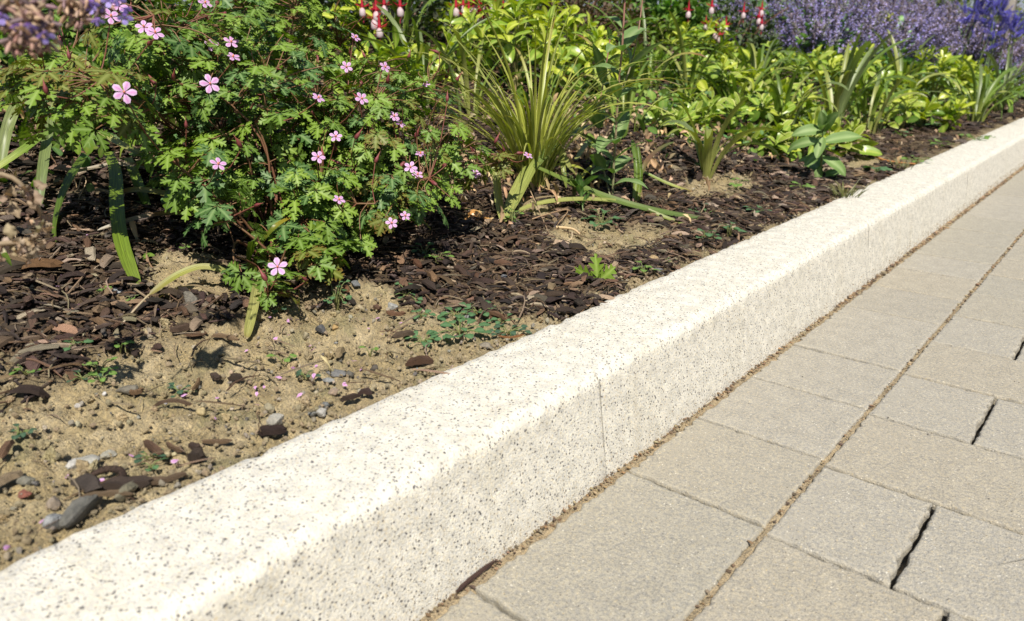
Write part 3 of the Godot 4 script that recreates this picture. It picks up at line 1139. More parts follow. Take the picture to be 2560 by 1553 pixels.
# a small seedling with round leaves on short stalks
var round_leaves := []
func seedling(called: String, at: Vector3, n: int, radius: float, leaf: float, label: String, tone := 0, height := 0.008, category := "seedling", group := "") -> void:
	at = on_soil(at)
	var o := thing(called, at, label, category, group)
	var st := begin()
	for i in n:
		var a := i * 2.4 + rf(-0.4, 0.4)
		var r := radius * sqrt((i + 0.4) / n) + 0.001
		var tip := Vector3(cos(a) * r, 0, sin(a) * r)
		tip.y = soil_y(at.x + tip.x, at.z + tip.z) - at.y + height * rf(0.5, 1.2)
		tube(st, spline([Vector3(rf(-0.002, 0.002), 0.0, rf(-0.002, 0.002)), tip * 0.55 + Vector3(0, height * 0.4, 0), tip], 4), 0.0005, 0.0004, Color(0.16, 0.14, 0.05), Color(0.10, 0.18, 0.05), 4)
		var s := leaf * rf(0.75, 1.2)
		var d := Vector3(cos(a), rf(-0.15, 0.3), sin(a))
		part("leaf", round_leaves[tone * 3 + rng.randi_range(0, 2)], M.matt, o, Transform3D(frame(d, Vector3.UP + rv(0.35)).scaled(Vector3(s, s, s)), tip))
	part("stalk", done(st), M.stem, o)

func make_small_leaves() -> void:
	for k in 3:
		var c: Array = [[Color(0.12, 0.22, 0.10), Color(0.075, 0.165, 0.070)], [Color(0.20, 0.30, 0.08), Color(0.13, 0.25, 0.045)], [Color(0.08, 0.14, 0.08), Color(0.045, 0.095, 0.055)]][k]
		for v in 3:
			round_leaves.append(leaf_mesh({"wid": [0.44, 0.40, 0.48][v], "at": 0.52, "tip": 0.25, "blunt": 0.55, "fold": 0.12, "curl": 0.5, "lift": 0.2, "wave": 0.05, "n": 8, "cols": [c[0], c[1], c[1], c[1]]}, 50 + v))

# catmint: grey-green mound under many purple flower spikes
var spikes := []
func spike_mesh(sd: int, big: float, calyx: Color, petal: Color, bloom: float) -> ArrayMesh:
	var local := RandomNumberGenerator.new()
	local.seed = sd
	var st := begin()
	tube(st, [Vector3.ZERO, Vector3(0.35, 0.01, 0), Vector3(0.7, 0.0, 0.01), Vector3(1, 0.0, 0)], 0.010, 0.006, Color(0.13, 0.16, 0.09), Color(0.16, 0.12, 0.14), 4)
	var whorls := 10
	for w in whorls:
		var x := 0.38 + 0.62 * w / (whorls - 1.0)
		var n := 7 if w < 6 else 5
		for k in n:
			var a := TAU * k / n + w * 0.9
			var d := Vector3(local.randf_range(0.2, 0.9), cos(a), sin(a)).normalized()
			var at := Vector3(x + local.randf_range(-0.025, 0.025), cos(a) * 0.008, sin(a) * 0.008)
			var L := 0.050 * big * local.randf_range(0.7, 1.2) * (1.0 - 0.035 * w)
			var c := lin(calyx, local.randf_range(0.6, 1.4))
			lathe(st, at, d, [[0.0, 0.004, c], [L * 0.5, L * 0.26, c], [L, L * 0.20, lin(c, 1.25)], [L * 1.04, 0.0, lin(c, 0.5)]], 4)
			if local.randf() < bloom:
				var pc := lin(petal, local.randf_range(0.75, 1.3))
				var q := at + d * L
				var f := frame(d, Vector3(1, 0.2, 0.1))
				tri(st, q, q + f.x * L * 0.9 + f.z * L * 0.5, q + f.x * L * 0.6 - f.z * L * 0.5, pc, lin(pc, 1.2), lin(pc, 1.2))
				tri(st, q, q + f.x * L * 0.5 + f.y * L * 0.6 + f.z * L * 0.25, q + f.x * L * 0.6 + f.y * L * 0.5 - f.z * L * 0.3, pc, pc, lin(pc, 1.1))
	return done(st)

func catmint(base: Vector3, radius: float, height: float, n: int, label: String, lean: Vector3, tones: Array) -> void:
	base = on_soil(base)
	var o := thing("catmint", base, label, "flowering plant", "catmint plants in a drift")
	var extra := [[], [], [], [], [], []]
	var extra_tints := [[], [], [], [], [], []]
	for i in n:
		var az := i * 2.39996
		var r := sqrt((i + 0.5) / n)
		var foot := Vector3(cos(az), 0, sin(az)) * r * radius * 0.6 + rv(0.02)
		foot.y = soil_y(base.x + foot.x, base.z + foot.z) - base.y + height * rf(0.05, 0.45) * (1.0 - r * 0.5)
		var d := (Vector3(cos(az) * r * 0.9, 1.0 - 0.45 * r, sin(az) * r * 0.9) + lean + rv(0.28)).normalized()
		var L := height * rf(0.55, 0.85)
		var k: int = tones[rng.randi_range(0, tones.size() - 1)]
		var t := Transform3D(frame(d, rv()).scaled(Vector3(L, L, L)), foot)
		if i < 180: part("flower_spike", spikes[k], M.matt, o, t)
		else:
			extra[k].append(t)
			extra_tints[k].append(Color.WHITE)
	for k in 6: scatter("flower_spikes", spikes[k], M.matt, extra[k], extra_tints[k], o)
	# small grey leaves below
	var lp := []
	var lt := []
	for i in n * 10:
		var d := rv().normalized()
		d.y = absf(d.y)
		var p := Vector3(d.x * radius, d.y * height * 0.75, d.z * radius) * pow(rng.randf(), 0.35) * rf(0.8, 1.15)
		p.y += soil_y(base.x + p.x, base.z + p.z) - base.y
		var s := rf(0.016, 0.032)
		lp.append(Transform3D(frame(d + rv(0.6), Vector3.UP + rv(0.6)).scaled(Vector3(s, s, s)), p))
		lt.append(vary(Color(2.6, 2.2, 1.9), 0.3))
	scatter("foliage", round_leaves[2], M.matt, lp, lt, o)

# bushy plant of many small leaves; leaf list as stuff, stems as parts
func leafy_bush(called: String, base: Vector3, radius: float, height: float, n: int, mesh: Mesh, m: Material, size: float, tint: Color, label: String, category := "shrub", singles := 110) -> Node3D:
	base = on_soil(base)
	var o := thing(called, base, label, category)
	for i in 9:
		var st := begin()
		var az := i * 2.4
		var goal := Vector3(cos(az) * radius * rf(0.3, 0.8), height * rf(0.6, 0.95), sin(az) * radius * rf(0.3, 0.8))
		tube(st, spline([Vector3(0, -0.01, 0), goal * 0.5 + rv(0.02), goal], 5), 0.004, 0.0015, Color(0.10, 0.06, 0.04), Color(0.16, 0.08, 0.05))
		part("stem", done(st), M.stem, o)
	var lp := []
	var lt := []
	for i in n:
		var d := rv().normalized()
		d.y = absf(d.y)
		var k := pow(rng.randf(), 0.4) * (1.0 + 0.25 * sin(d.x * 7.0 + base.x * 30.0) * sin(d.z * 6.0))
		var p := Vector3(d.x * radius, d.y * height, d.z * radius) * k
		p.y += soil_y(base.x + p.x, base.z + p.z) - base.y
		var s := size * rf(0.6, 1.3)
		var t := Transform3D(frame(d + rv(0.8), Vector3.UP + d * 0.4 + rv(0.6)).scaled(Vector3(s, s, s)), p)
		if i < singles: part("leaf", mesh, toned_leaf(m, tint), o, t)
		else:
			lp.append(t)
			lt.append(vary(tint, 0.35))
	scatter("foliage", mesh, m, lp, lt, o)
	return o

var tint_cache := {}
func toned_leaf(m: Material, c: Color) -> Material:
	var key := str(m.get_instance_id()) + str(c) + str(rng.randi_range(0, 2))
	if not tint_cache.has(key): tint_cache[key] = toned(m, vary(c, 0.25))
	return tint_cache[key]

# labels that tell loose pieces apart by the landmark they lie nearest to and by their size
var loose := {}
func note_loose(o: Node3D, what: String, at: Vector3, size: float) -> void:
	if not loose.has(what): loose[what] = []
	loose[what].append([o, at, size])

func label_loose() -> void:
	var marks := [["the exposed bulbs", Vector3(-0.6171, 0.1211, -0.6520)], ["the broad hanging bulb leaf", Vector3(-0.7215, 0.1511, -0.2711)], ["the arched yellow leaf", Vector3(-0.6407, 0.1271, -0.2818)], ["the faceted grey stone", Vector3(-0.5888, 0.1132, -0.2688)], ["the small herb robert", Vector3(-0.5870, 0.1122, -0.3493)], ["the speckled grey pebble", Vector3(-0.5094, 0.0931, -0.4190)], ["the densest round leaved seedlings", Vector3(-0.4243, 0.0847, -0.4228)], ["the two kerbside clovers", Vector3(-0.4050, 0.0838, -0.8753)], ["the tan soil mound", Vector3(-0.5419, 0.1011, -1.1668)], ["the golden grass clump", Vector3(-0.6490, 0.1301, -0.8013)], ["the broad leaved weed", Vector3(-0.4585, 0.0860, -1.4312)], ["the tall hairy weed", Vector3(-0.5767, 0.1098, -0.9014)], ["the dead seed heads", Vector3(-0.7658, 0.1638, -0.2069)], ["the flat grey leaf tip", Vector3(-0.8063, 0.1762, -0.2347)], ["the orange brown bark plate", Vector3(-0.6865, 0.1409, -0.1920)], ["the pale split chip", Vector3(-0.6239, 0.1226, -0.2040)], ["the angular brown stone", Vector3(-0.5039, 0.0923, -0.1768)], ["the curled bark", Vector3(-0.4184, 0.0842, -0.1258)], ["the round black pebble", Vector3(-0.5077, 0.0926, -0.3382)], ["the shaded hollow", Vector3(-0.5972, 0.1150, -0.4529)], ["the large ochre pebble", Vector3(-0.4147, 0.0841, -0.7329)], ["the upright toothed weed", Vector3(-0.4165, 0.0843, -0.6216)], ["the young green weed", Vector3(-0.5659, 0.1068, -0.8046)], ["the tan wood chip", Vector3(-0.5309, 0.0983, -0.4882)], ["the red brown bark block", Vector3(-0.4010, 0.0835, -0.3542)], ["the sprawling leaf tip", Vector3(-0.4231, 0.0848, -0.9872)], ["the pale broken stick", Vector3(-0.8161, 0.1792, -0.2857)], ["the chestnut pebble", Vector3(-0.4803, 0.0881, -0.6294)], ["the tilted pale stone", Vector3(-0.4057, 0.0841, -0.2286)], ["the kerb edge slate", Vector3(-0.3955, 0.0830, -0.1033)], ["the white quartz pebble", Vector3(-0.5072, 0.0925, -0.1450)]]
	var place := ["longest", "second longest", "third longest", "fourth longest", "fifth longest", "sixth longest", "seventh longest", "eighth longest", "ninth longest", "tenth longest"]
	for what in loose:
		var near := {}
		for e in loose[what]:
			var best := ""
			var least := 1e9
			for m in marks:
				var d: float = (m[1] as Vector3).distance_to(e[1])
				if d < least:
					least = d
					best = m[0]
			if not near.has(best): near[best] = []
			near[best].append(e)
		for mark in near:
			var list: Array = near[mark]
			list.sort_custom(func(a, b): return a[2] > b[2])
			for i in list.size():
				list[i][0].set_meta("label", "%s%s nearest to %s" % ["" if list.size() == 1 else ("shortest " if i == list.size() - 1 else place[i] + " "), what, mark] if i < 10 or i == list.size() - 1 else "one of the shorter pieces of %s nearest to %s" % [what, mark])

func fuchsia_flowers(o: Node3D, base: Vector3, spots: Array) -> void:
	var sepal := leaf_mesh({"wid": 0.13, "at": 0.35, "tip": 0.02, "fold": 0.2, "curl": -0.9, "n": 6, "cols": [Color(0.55, 0.02, 0.05), Color(0.58, 0.02, 0.06), Color(0.55, 0.02, 0.05), Color(0.5, 0.03, 0.05)]}, 3)
	for p in spots:
		var fl := Node3D.new()
		fl.name = "flower"
		o.add_child(fl, true)
		fl.position = p - base
		var s := rf(0.85, 1.15)
		fl.scale = Vector3(s, s, s)
		var st := begin()
		lathe(st, Vector3.ZERO, Vector3.DOWN, [[-0.022, 0.0007, Color(0.3, 0.03, 0.04)], [-0.010, 0.0022, Color(0.5, 0.02, 0.04)], [0.0, 0.003, Color(0.58, 0.02, 0.06)], [0.006, 0.0036, Color(0.55, 0.02, 0.05)]], 7)
		part("tube", done(st), M.petal, fl)
		st = begin()
		lathe(st, Vector3.ZERO, Vector3.DOWN, [[0.003, 0.002, Color(0.7, 0.35, 0.4)], [0.010, 0.0062, Color(0.78, 0.68, 0.70)], [0.019, 0.0068, Color(0.8, 0.74, 0.74)], [0.022, 0.005, Color(0.75, 0.66, 0.68)]], 8)
		part("corolla", done(st), M.petal, fl)
		for k in 4:
			var a := TAU * k / 4 + rf(-0.2, 0.2)
			part("sepal", sepal, M.petal, fl, Transform3D(frame(Vector3(cos(a), rf(-0.5, 0.0), sin(a)), Vector3.UP).scaled(Vector3.ONE * 0.021), Vector3(0, -0.003, 0)))
		st = begin()
		for k in 4: tube(st, [Vector3(0, -0.018, 0), Vector3(rf(-0.003, 0.003), -0.034, rf(-0.003, 0.003))], 0.0004, 0.0004, Color(0.6, 0.05, 0.12), Color(0.6, 0.05, 0.12), 3)
		part("stamens", done(st), M.petal, fl)

func pebble(at: Vector3, size: Vector3, col: Color, turn: Vector3, label: String, cuts := 9, sink := 0.25, category := "stone", called := "stone", group := "") -> void:
	var sd := rng.randi_range(1, 9999)
	var o := whole(called, stone_mesh(size, col, sd, cuts, 11, 16), M.stone, on_soil(at, size.y * (1.0 - 2.0 * sink)), label, category, group)
	o.rotation = turn

func chip(at: Vector3, length: float, w: float, h: float, yaw: float, col: Color, label: String, called := "bark_chip", category := "bark chip", tilt := 0.1, lift := 0.004, group := "") -> void:
	var m := toned(M.bark, col)
	var o := whole(called, chip_mesh(w / length, h / length, rng.randi_range(1, 9999), 7), m, on_soil(at, lift), label, category, group)
	o.basis = (Basis(Vector3.UP, yaw) * Basis(Vector3.RIGHT, tilt)).scaled(Vector3(length, length, length))

func straw(pts: Array, r: float, c0: Color, c1: Color, label: String, called := "dry_stalk", category := "dry stalk") -> void:
	var st := begin()
	var base: Vector3 = pts[0]
	tube(st, shift(spline(pts, 14), base), r, r * 0.55, c0, c1, 6)
	whole(called, done(st), M.dry, base, label, category)

func _ready() -> void:
	rng.seed = 20240611
	# ---- camera
	cam = Camera3D.new()
	cam.name = "camera"
	add_child(cam)
	cam.position = cam_at
	cam.basis = Basis.from_euler(Vector3(deg_to_rad(-19.597), deg_to_rad(40.754), deg_to_rad(-0.177)))
	cam.fov = 45.79
	var lens := CameraAttributesPhysical.new()
	lens.frustum_focal_length = 28.415
	lens.frustum_focus_distance = 0.74
	lens.frustum_near = 0.02
	lens.frustum_far = 120.0
	lens.exposure_aperture = 11.0
	cam.attributes = lens
	cam.current = true
	# ---- sky, sun, exposure
	var env := Environment.new()
	env.background_mode = Environment.BG_SKY
	var sky_look := ProceduralSkyMaterial.new()
	sky_look.sky_top_color = Color(0.42, 0.54, 0.72)
	sky_look.sky_horizon_color = Color(0.80, 0.83, 0.86)
	sky_look.sky_curve = 0.16
	sky_look.ground_bottom_color = Color(0.35, 0.32, 0.28)
	sky_look.ground_horizon_color = Color(0.60, 0.61, 0.60)
	sky_look.sky_energy_multiplier = 0.72
	var sky := Sky.new()
	sky.sky_material = sky_look
	env.sky = sky
	env.tonemap_mode = Environment.TONE_MAPPER_LINEAR
	env.tonemap_exposure = 1.48
	env.sdfgi_enabled = true
	env.ssao_enabled = true
	env.ssil_enabled = true
	var around := WorldEnvironment.new()
	around.name = "surroundings"
	around.environment = env
	add_child(around)
	var sun := DirectionalLight3D.new()
	sun.name = "sun"
	sun.light_color = Color(1.0, 0.972, 0.92)
	sun.light_energy = 1.6
	sun.light_angular_distance = 0.5
	sun.shadow_enabled = true
	add_child(sun)
	sun.look_at_from_position(Vector3.ZERO, -Vector3(0.44, 0.80, 0.41), Vector3.UP)

	bump_noise.frequency = 0.09
	bump_noise.fractal_octaves = 3
	bump_noise.seed = 3
	patch_noise.frequency = 0.16
	patch_noise.fractal_octaves = 3
	patch_noise.seed = 21
	for s in [[Vector3(-0.6378, 0.1264, -0.2952), 0.05, 0.035], [Vector3(-0.5208, 0.0961, -0.7523), 0.045, 0.075], [Vector3(-0.4802, 0.0879, -0.8018), 0.03, 0.085], [Vector3(-0.5419, 0.1011, -1.1668), 0.045, 0.11], [Vector3(-0.4628, 0.0864, -1.6877), 0.03, 0.13], [Vector3(-0.6108, 0.1191, -0.7587), 0.03, 0.03], [Vector3(-0.5181, 0.0954, -0.4120), 0.05, 0.03]]:
		bare_spots.append(s)
	make_materials()

	# ---- large structure
	build_kerb()
	build_paving()
	build_soil()
	build_mulch()
	build_crumbs()

	# ---- shared plant shapes
	make_small_leaves()
	make_shrub_leaves()
	make_herb_parts()
	for k in 6:
		spikes.append(spike_mesh(60 + k, [1.0, 1.15, 0.9, 1.0, 1.1, 1.0][k], [Color(0.19, 0.15, 0.23), Color(0.23, 0.18, 0.23), Color(0.16, 0.14, 0.21), Color(0.28, 0.21, 0.21), Color(0.12, 0.10, 0.40), Color(0.25, 0.25, 0.20)][k], [Color(0.37, 0.32, 0.76), Color(0.42, 0.36, 0.74), Color(0.33, 0.28, 0.74), Color(0.46, 0.39, 0.70), Color(0.16, 0.14, 0.82), Color(0.45, 0.38, 0.74)][k], [0.7, 0.55, 0.65, 0.45, 0.95, 0.35][k]))

	plants_near()
	plants_behind()
	weeds_and_stones()

func plants_near() -> void:
	# ---- herb robert
	herb_robert("herb_robert", Vector3(-0.6575, 0.1325, -0.3997), [
		[Vector3(-0.7118, 0.2433, -0.4199), 0.122, 0.105, 205, [0, 0, 1, 2, 4]],
		[Vector3(-0.6233, 0.1752, -0.4192), 0.088, 0.055, 100, [0, 1, 2, 4]],
		[Vector3(-0.6472, 0.2163, -0.3213), 0.055, 0.045, 34, [0, 1, 2]],
		[Vector3(-0.6848, 0.2362, -0.4792), 0.075, 0.080, 70, [0, 1, 4, 2]]],
		[[Vector3(-0.6493, 0.2913, -0.3431), 0.7, 0.0088], [Vector3(-0.6371, 0.2879, -0.2631), 0.7, 0.0090], [Vector3(-0.6012, 0.2281, -0.3152), 0.7, 0.0068], [Vector3(-0.6293, 0.2753, -0.4415), 0.6, 0.0065], [Vector3(-0.6108, 0.2393, -0.4450), 0.6, 0.0062], [Vector3(-0.5952, 0.2244, -0.4117), 0.7, 0.0066], [Vector3(-0.5570, 0.1898, -0.4036), 0.8, 0.0058]], 16,
		"largest herb robert, a broad dark green mound in front with pink flowers", 0.0212)
	herb_robert("herb_robert", Vector3(-0.8404, 0.1864, -0.4475), [
		[Vector3(-0.8324, 0.3441, -0.5167), 0.12, 0.085, 160, [0, 1, 2, 4]],
		[Vector3(-0.7281, 0.3146, -0.3315), 0.090, 0.065, 85, [3, 0, 1, 0, 2]],
		[Vector3(-0.7977, 0.3261, -0.5693), 0.065, 0.055, 36, [1, 3, 4]],
		[Vector3(-0.6765, 0.2815, -0.2435), 0.060, 0.038, 42, [3, 3, 1, 0]],
		[Vector3(-0.7403, 0.3022, -0.2452), 0.05, 0.03, 22, [3, 0, 1]],
		[Vector3(-0.7626, 0.3217, -0.3975), 0.07, 0.05, 36, [3, 0, 1]]],
		[[Vector3(-0.6651, 0.3454, -0.2745), 0.3, 0.0074], [Vector3(-0.6806, 0.3542, -0.2885), 0.4, 0.0068], [Vector3(-0.6744, 0.3382, -0.3041), 0.6, 0.0070], [Vector3(-0.6666, 0.3334, -0.3093), 0.6, 0.0070], [Vector3(-0.7481, 0.3636, -0.4013), 0.5, 0.0070], [Vector3(-0.7043, 0.3237, -0.3794), 0.5, 0.0074], [Vector3(-0.6958, 0.3265, -0.3948), 0.6, 0.0074], [Vector3(-0.6872, 0.3132, -0.3897), 0.5, 0.0072]], 22,
		"herb robert with bronze tinged young leaves, rising behind the largest mound", 0.0205)
	herb_robert("herb_robert", Vector3(-0.6861, 0.1404, -0.5614), [
		[Vector3(-0.6282, 0.2366, -0.5204), 0.095, 0.065, 125, [0, 3, 1, 2]],
		[Vector3(-0.6785, 0.2819, -0.5900), 0.065, 0.045, 45, [3, 0, 1]],
		[Vector3(-0.5938, 0.2049, -0.5684), 0.060, 0.035, 50, [3, 0, 1]],
		[Vector3(-0.5858, 0.1829, -0.4806), 0.075, 0.04, 60, [0, 1, 2, 3]],
		[Vector3(-0.5958, 0.1944, -0.6628), 0.03, 0.012, 9, [3]]],
		[[Vector3(-0.7091, 0.3323, -0.5541), 0.4, 0.0062], [Vector3(-0.6766, 0.3019, -0.5142), 0.5, 0.0066], [Vector3(-0.6742, 0.3009, -0.5652), 0.5, 0.0066], [Vector3(-0.6201, 0.2727, -0.4872), 0.8, 0.0070], [Vector3(-0.6595, 0.2813, -0.6112), 0.4, 0.0062], [Vector3(-0.6068, 0.2541, -0.5172), 0.5, 0.0062], [Vector3(-0.6098, 0.2459, -0.5280), 0.4, 0.0058], [Vector3(-0.5869, 0.2156, -0.5336), 0.5, 0.0058], [Vector3(-0.5632, 0.2078, -0.4978), 0.7, 0.0068], [Vector3(-0.5398, 0.1626, -0.4498), 0.6, 0.0058], [Vector3(-0.5718, 0.1882, -0.6010), 0.7, 0.0062], [Vector3(-0.5672, 0.1994, -0.6883), 0.5, 0.0060], [Vector3(-0.5725, 0.1974, -0.5154), 0.3, 0.0060], [Vector3(-0.5544, 0.1626, -0.4800), 0.3, 0.0052]], 24,
		"straggling reddish herb robert reaching towards the yellow green grass clump", 0.0180)
	herb_robert("herb_robert", Vector3(-0.6089, 0.1187, -0.3529), [
		[Vector3(-0.5475, 0.1266, -0.3242), 0.030, 0.018, 7, [3, 0, 3]],
		[Vector3(-0.5520, 0.1437, -0.3745), 0.038, 0.020, 11, [0, 1, 3]],
		[Vector3(-0.5849, 0.1421, -0.3200), 0.028, 0.018, 8, [0, 2]],
		[Vector3(-0.5995, 0.1841, -0.3134), 0.035, 0.025, 10, [0, 2]]],
		[[Vector3(-0.5500, 0.1436, -0.3295), 0.9, 0.0083]], 3,
		"small herb robert at the edge of the tan soil with one open flower", 0.0205)

	# ---- strap leaved bulbs
	var b := Vector3(-0.5968, 0.1153, -0.6792)
	strap_plant("bulb_plant", b, [
		[[Vector3(-0.5960, 0.1171, -0.6783), Vector3(-0.6042, 0.1253, -0.7420), Vector3(-0.5793, 0.1268, -0.8057), Vector3(-0.5465, 0.1160, -0.8749), Vector3(-0.5022, 0.1000, -0.8990), Vector3(-0.4623, 0.0894, -0.9090)], 0.0085, strap_tone(4), {"keel": 0.5}],
		[[Vector3(-0.5965, 0.1174, -0.6759), Vector3(-0.6051, 0.1378, -0.7107), Vector3(-0.6236, 0.1728, -0.7704), Vector3(-0.6268, 0.1755, -0.7819)], 0.012, [[0.0, Color(0.56, 0.58, 0.18)], [1.0, Color(0.33, 0.42, 0.08)]], {"taper": 14.0}],
		[[Vector3(-0.6225, 0.1722, -0.7673), Vector3(-0.6024, 0.1470, -0.8180), Vector3(-0.5655, 0.1249, -0.8556), Vector3(-0.5163, 0.1070, -0.8962), Vector3(-0.4720, 0.0932, -0.9480), Vector3(-0.4212, 0.0866, -0.9851)], 0.0125, [[0.0, Color(0.30, 0.40, 0.08)], [0.6, Color(0.20, 0.30, 0.07)], [0.93, Color(0.16, 0.25, 0.07)], [1.0, Color(0.32, 0.2, 0.1)]], {"taper": 3.0}],
		[[Vector3(-0.5983, 0.1176, -0.6765), Vector3(-0.6142, 0.1402, -0.6871), Vector3(-0.6252, 0.1733, -0.6953), Vector3(-0.6272, 0.1760, -0.6961)], 0.010, strap_tone(4), {"taper": 16.0}],
		[[Vector3(-0.5978, 0.1173, -0.6789), Vector3(-0.6120, 0.1397, -0.7093), Vector3(-0.6274, 0.1589, -0.7467), Vector3(-0.6357, 0.1712, -0.7699)], 0.010, strap_tone(4)],
		[[Vector3(-0.6271, 0.1686, -0.7765), Vector3(-0.6428, 0.1884, -0.8331), Vector3(-0.6484, 0.2048, -0.8973), Vector3(-0.6743, 0.2074, -0.9972)], 0.012, [[0.0, Color(0.27, 0.37, 0.10)], [1.0, Color(0.16, 0.24, 0.08)]]],
		[[Vector3(-0.5965, 0.1169, -0.6819), Vector3(-0.6173, 0.1292, -0.7580), Vector3(-0.6045, 0.1296, -0.8030)], 0.0035, strap_tone(5)]],
		"bulb plant with pale leaf bases and long leaves sprawling over the soil towards the kerb", "bulb plant")
	strap_plant("bulb_plant", Vector3(-0.8708, 0.1959, -0.3412), [
		[[Vector3(-0.8441, 0.2177, -0.3215), Vector3(-0.7919, 0.2038, -0.3050), Vector3(-0.7477, 0.1838, -0.2844), Vector3(-0.6945, 0.1610, -0.2616), Vector3(-0.6608, 0.1430, -0.2518), Vector3(-0.6369, 0.1285, -0.2471)], 0.0125, [[0.0, Color(0.25, 0.36, 0.05)], [0.5, Color(0.22, 0.34, 0.03)], [1.0, Color(0.26, 0.36, 0.05)]], {"keel": 0.12, "taper": 7.0}],
		[[Vector3(-0.8441, 0.2179, -0.2996), Vector3(-0.7977, 0.2039, -0.2666), Vector3(-0.7730, 0.1865, -0.2456), Vector3(-0.7392, 0.1682, -0.2253), Vector3(-0.7177, 0.1541, -0.2171)], 0.0105, [[0.0, Color(0.16, 0.25, 0.04)], [0.5, Color(0.13, 0.22, 0.03)], [1.0, Color(0.22, 0.32, 0.05)]], {"twist": 1.4, "taper": 9.0}],
		[[Vector3(-0.8243, 0.2119, -0.3328), Vector3(-0.7859, 0.1899, -0.3227), Vector3(-0.7577, 0.1675, -0.3173)], 0.010, strap_tone(0)],
		[[Vector3(-0.7814, 0.1938, -0.3611), Vector3(-0.7985, 0.2038, -0.3410), Vector3(-0.8128, 0.2083, -0.3112), Vector3(-0.8269, 0.2024, -0.2739)], 0.006, [[0.0, Color(0.27, 0.36, 0.06)], [0.35, Color(0.44, 0.44, 0.12)], [0.42, Color(0.35, 0.15, 0.07)], [0.5, Color(0.55, 0.45, 0.3)], [1.0, Color(0.5, 0.42, 0.3)]], {"keel": 0.3}],
		[[Vector3(-0.7164, 0.1698, -0.3503), Vector3(-0.7449, 0.1796, -0.3369), Vector3(-0.7681, 0.1850, -0.3200), Vector3(-0.7790, 0.1842, -0.3048), Vector3(-0.7737, 0.1784, -0.2992)], 0.008, [[0.0, Color(0.45, 0.48, 0.14)], [0.6, Color(0.5, 0.48, 0.15)], [0.75, Color(0.45, 0.25, 0.1)], [1.0, Color(0.55, 0.45, 0.3)]], {"keel": 0.5}],
		[[Vector3(-0.6990, 0.1643, -0.3487), Vector3(-0.7149, 0.1687, -0.3207), Vector3(-0.7204, 0.1688, -0.2922), Vector3(-0.7309, 0.1616, -0.2562)], 0.006, [[0.0, Color(0.22, 0.3, 0.05)], [0.3, Color(0.48, 0.42, 0.1)], [0.5, Color(0.45, 0.25, 0.1)], [0.6, Color(0.5, 0.42, 0.3)], [1.0, Color(0.55, 0.48, 0.36)]], {"keel": 0.5}],
		[[Vector3(-0.8475, 0.2385, -0.3185), Vector3(-0.8125, 0.2284, -0.3226), Vector3(-0.7797, 0.2133, -0.3381), Vector3(-0.7558, 0.2014, -0.3541)], 0.008, strap_tone(4)]],
		"bulb plant under the herb robert with a broad bright leaf hanging onto the mulch", "bulb plant")
	strap_plant("bulb_plant", Vector3(-0.9881, 0.2316, -0.2897), [
		[[Vector3(-0.8977, 0.2540, -0.2925), Vector3(-0.8501, 0.2345, -0.2681), Vector3(-0.8141, 0.2086, -0.2468), Vector3(-0.7971, 0.1853, -0.2335), Vector3(-0.7940, 0.1786, -0.2295)], 0.0095, [[0.0, Color(0.32, 0.40, 0.14)], [0.6, Color(0.26, 0.34, 0.12)], [0.9, Color(0.24, 0.32, 0.12)], [1.0, Color(0.5, 0.34, 0.16)]], {"taper": 4.0}],
		[[Vector3(-0.8253, 0.2121, -0.2083), Vector3(-0.8312, 0.2289, -0.2403), Vector3(-0.8445, 0.2428, -0.2686), Vector3(-0.8517, 0.2501, -0.2918)], 0.0085, strap_tone(0), {"keel": 0.4}],
		[[Vector3(-0.8745, 0.2768, -0.2605), Vector3(-0.8507, 0.2597, -0.2422), Vector3(-0.8459, 0.2382, -0.2302), Vector3(-0.8324, 0.2140, -0.2180)], 0.011, [[0.0, Color(0.36, 0.43, 0.15)], [1.0, Color(0.30, 0.38, 0.13)]]],
		[[Vector3(-1.0115, 0.3289, -0.3083), Vector3(-0.9650, 0.3244, -0.3209), Vector3(-0.9161, 0.3098, -0.3335), Vector3(-0.8947, 0.2930, -0.3512), Vector3(-0.8544, 0.2708, -0.3602), Vector3(-0.8177, 0.2396, -0.3817)], 0.0115, [[0.0, Color(0.30, 0.36, 0.06)], [0.4, Color(0.50, 0.52, 0.14)], [1.0, Color(0.42, 0.46, 0.12)]], {"keel": 0.15}],
		[[Vector3(-1.0127, 0.3291, -0.3483), Vector3(-0.9381, 0.3013, -0.3296), Vector3(-0.8955, 0.2732, -0.3211), Vector3(-0.8845, 0.2400, -0.3230)], 0.010, strap_tone(1)]],
		"bulb plant with pale flat leaves beside the dead seed heads", "bulb plant")
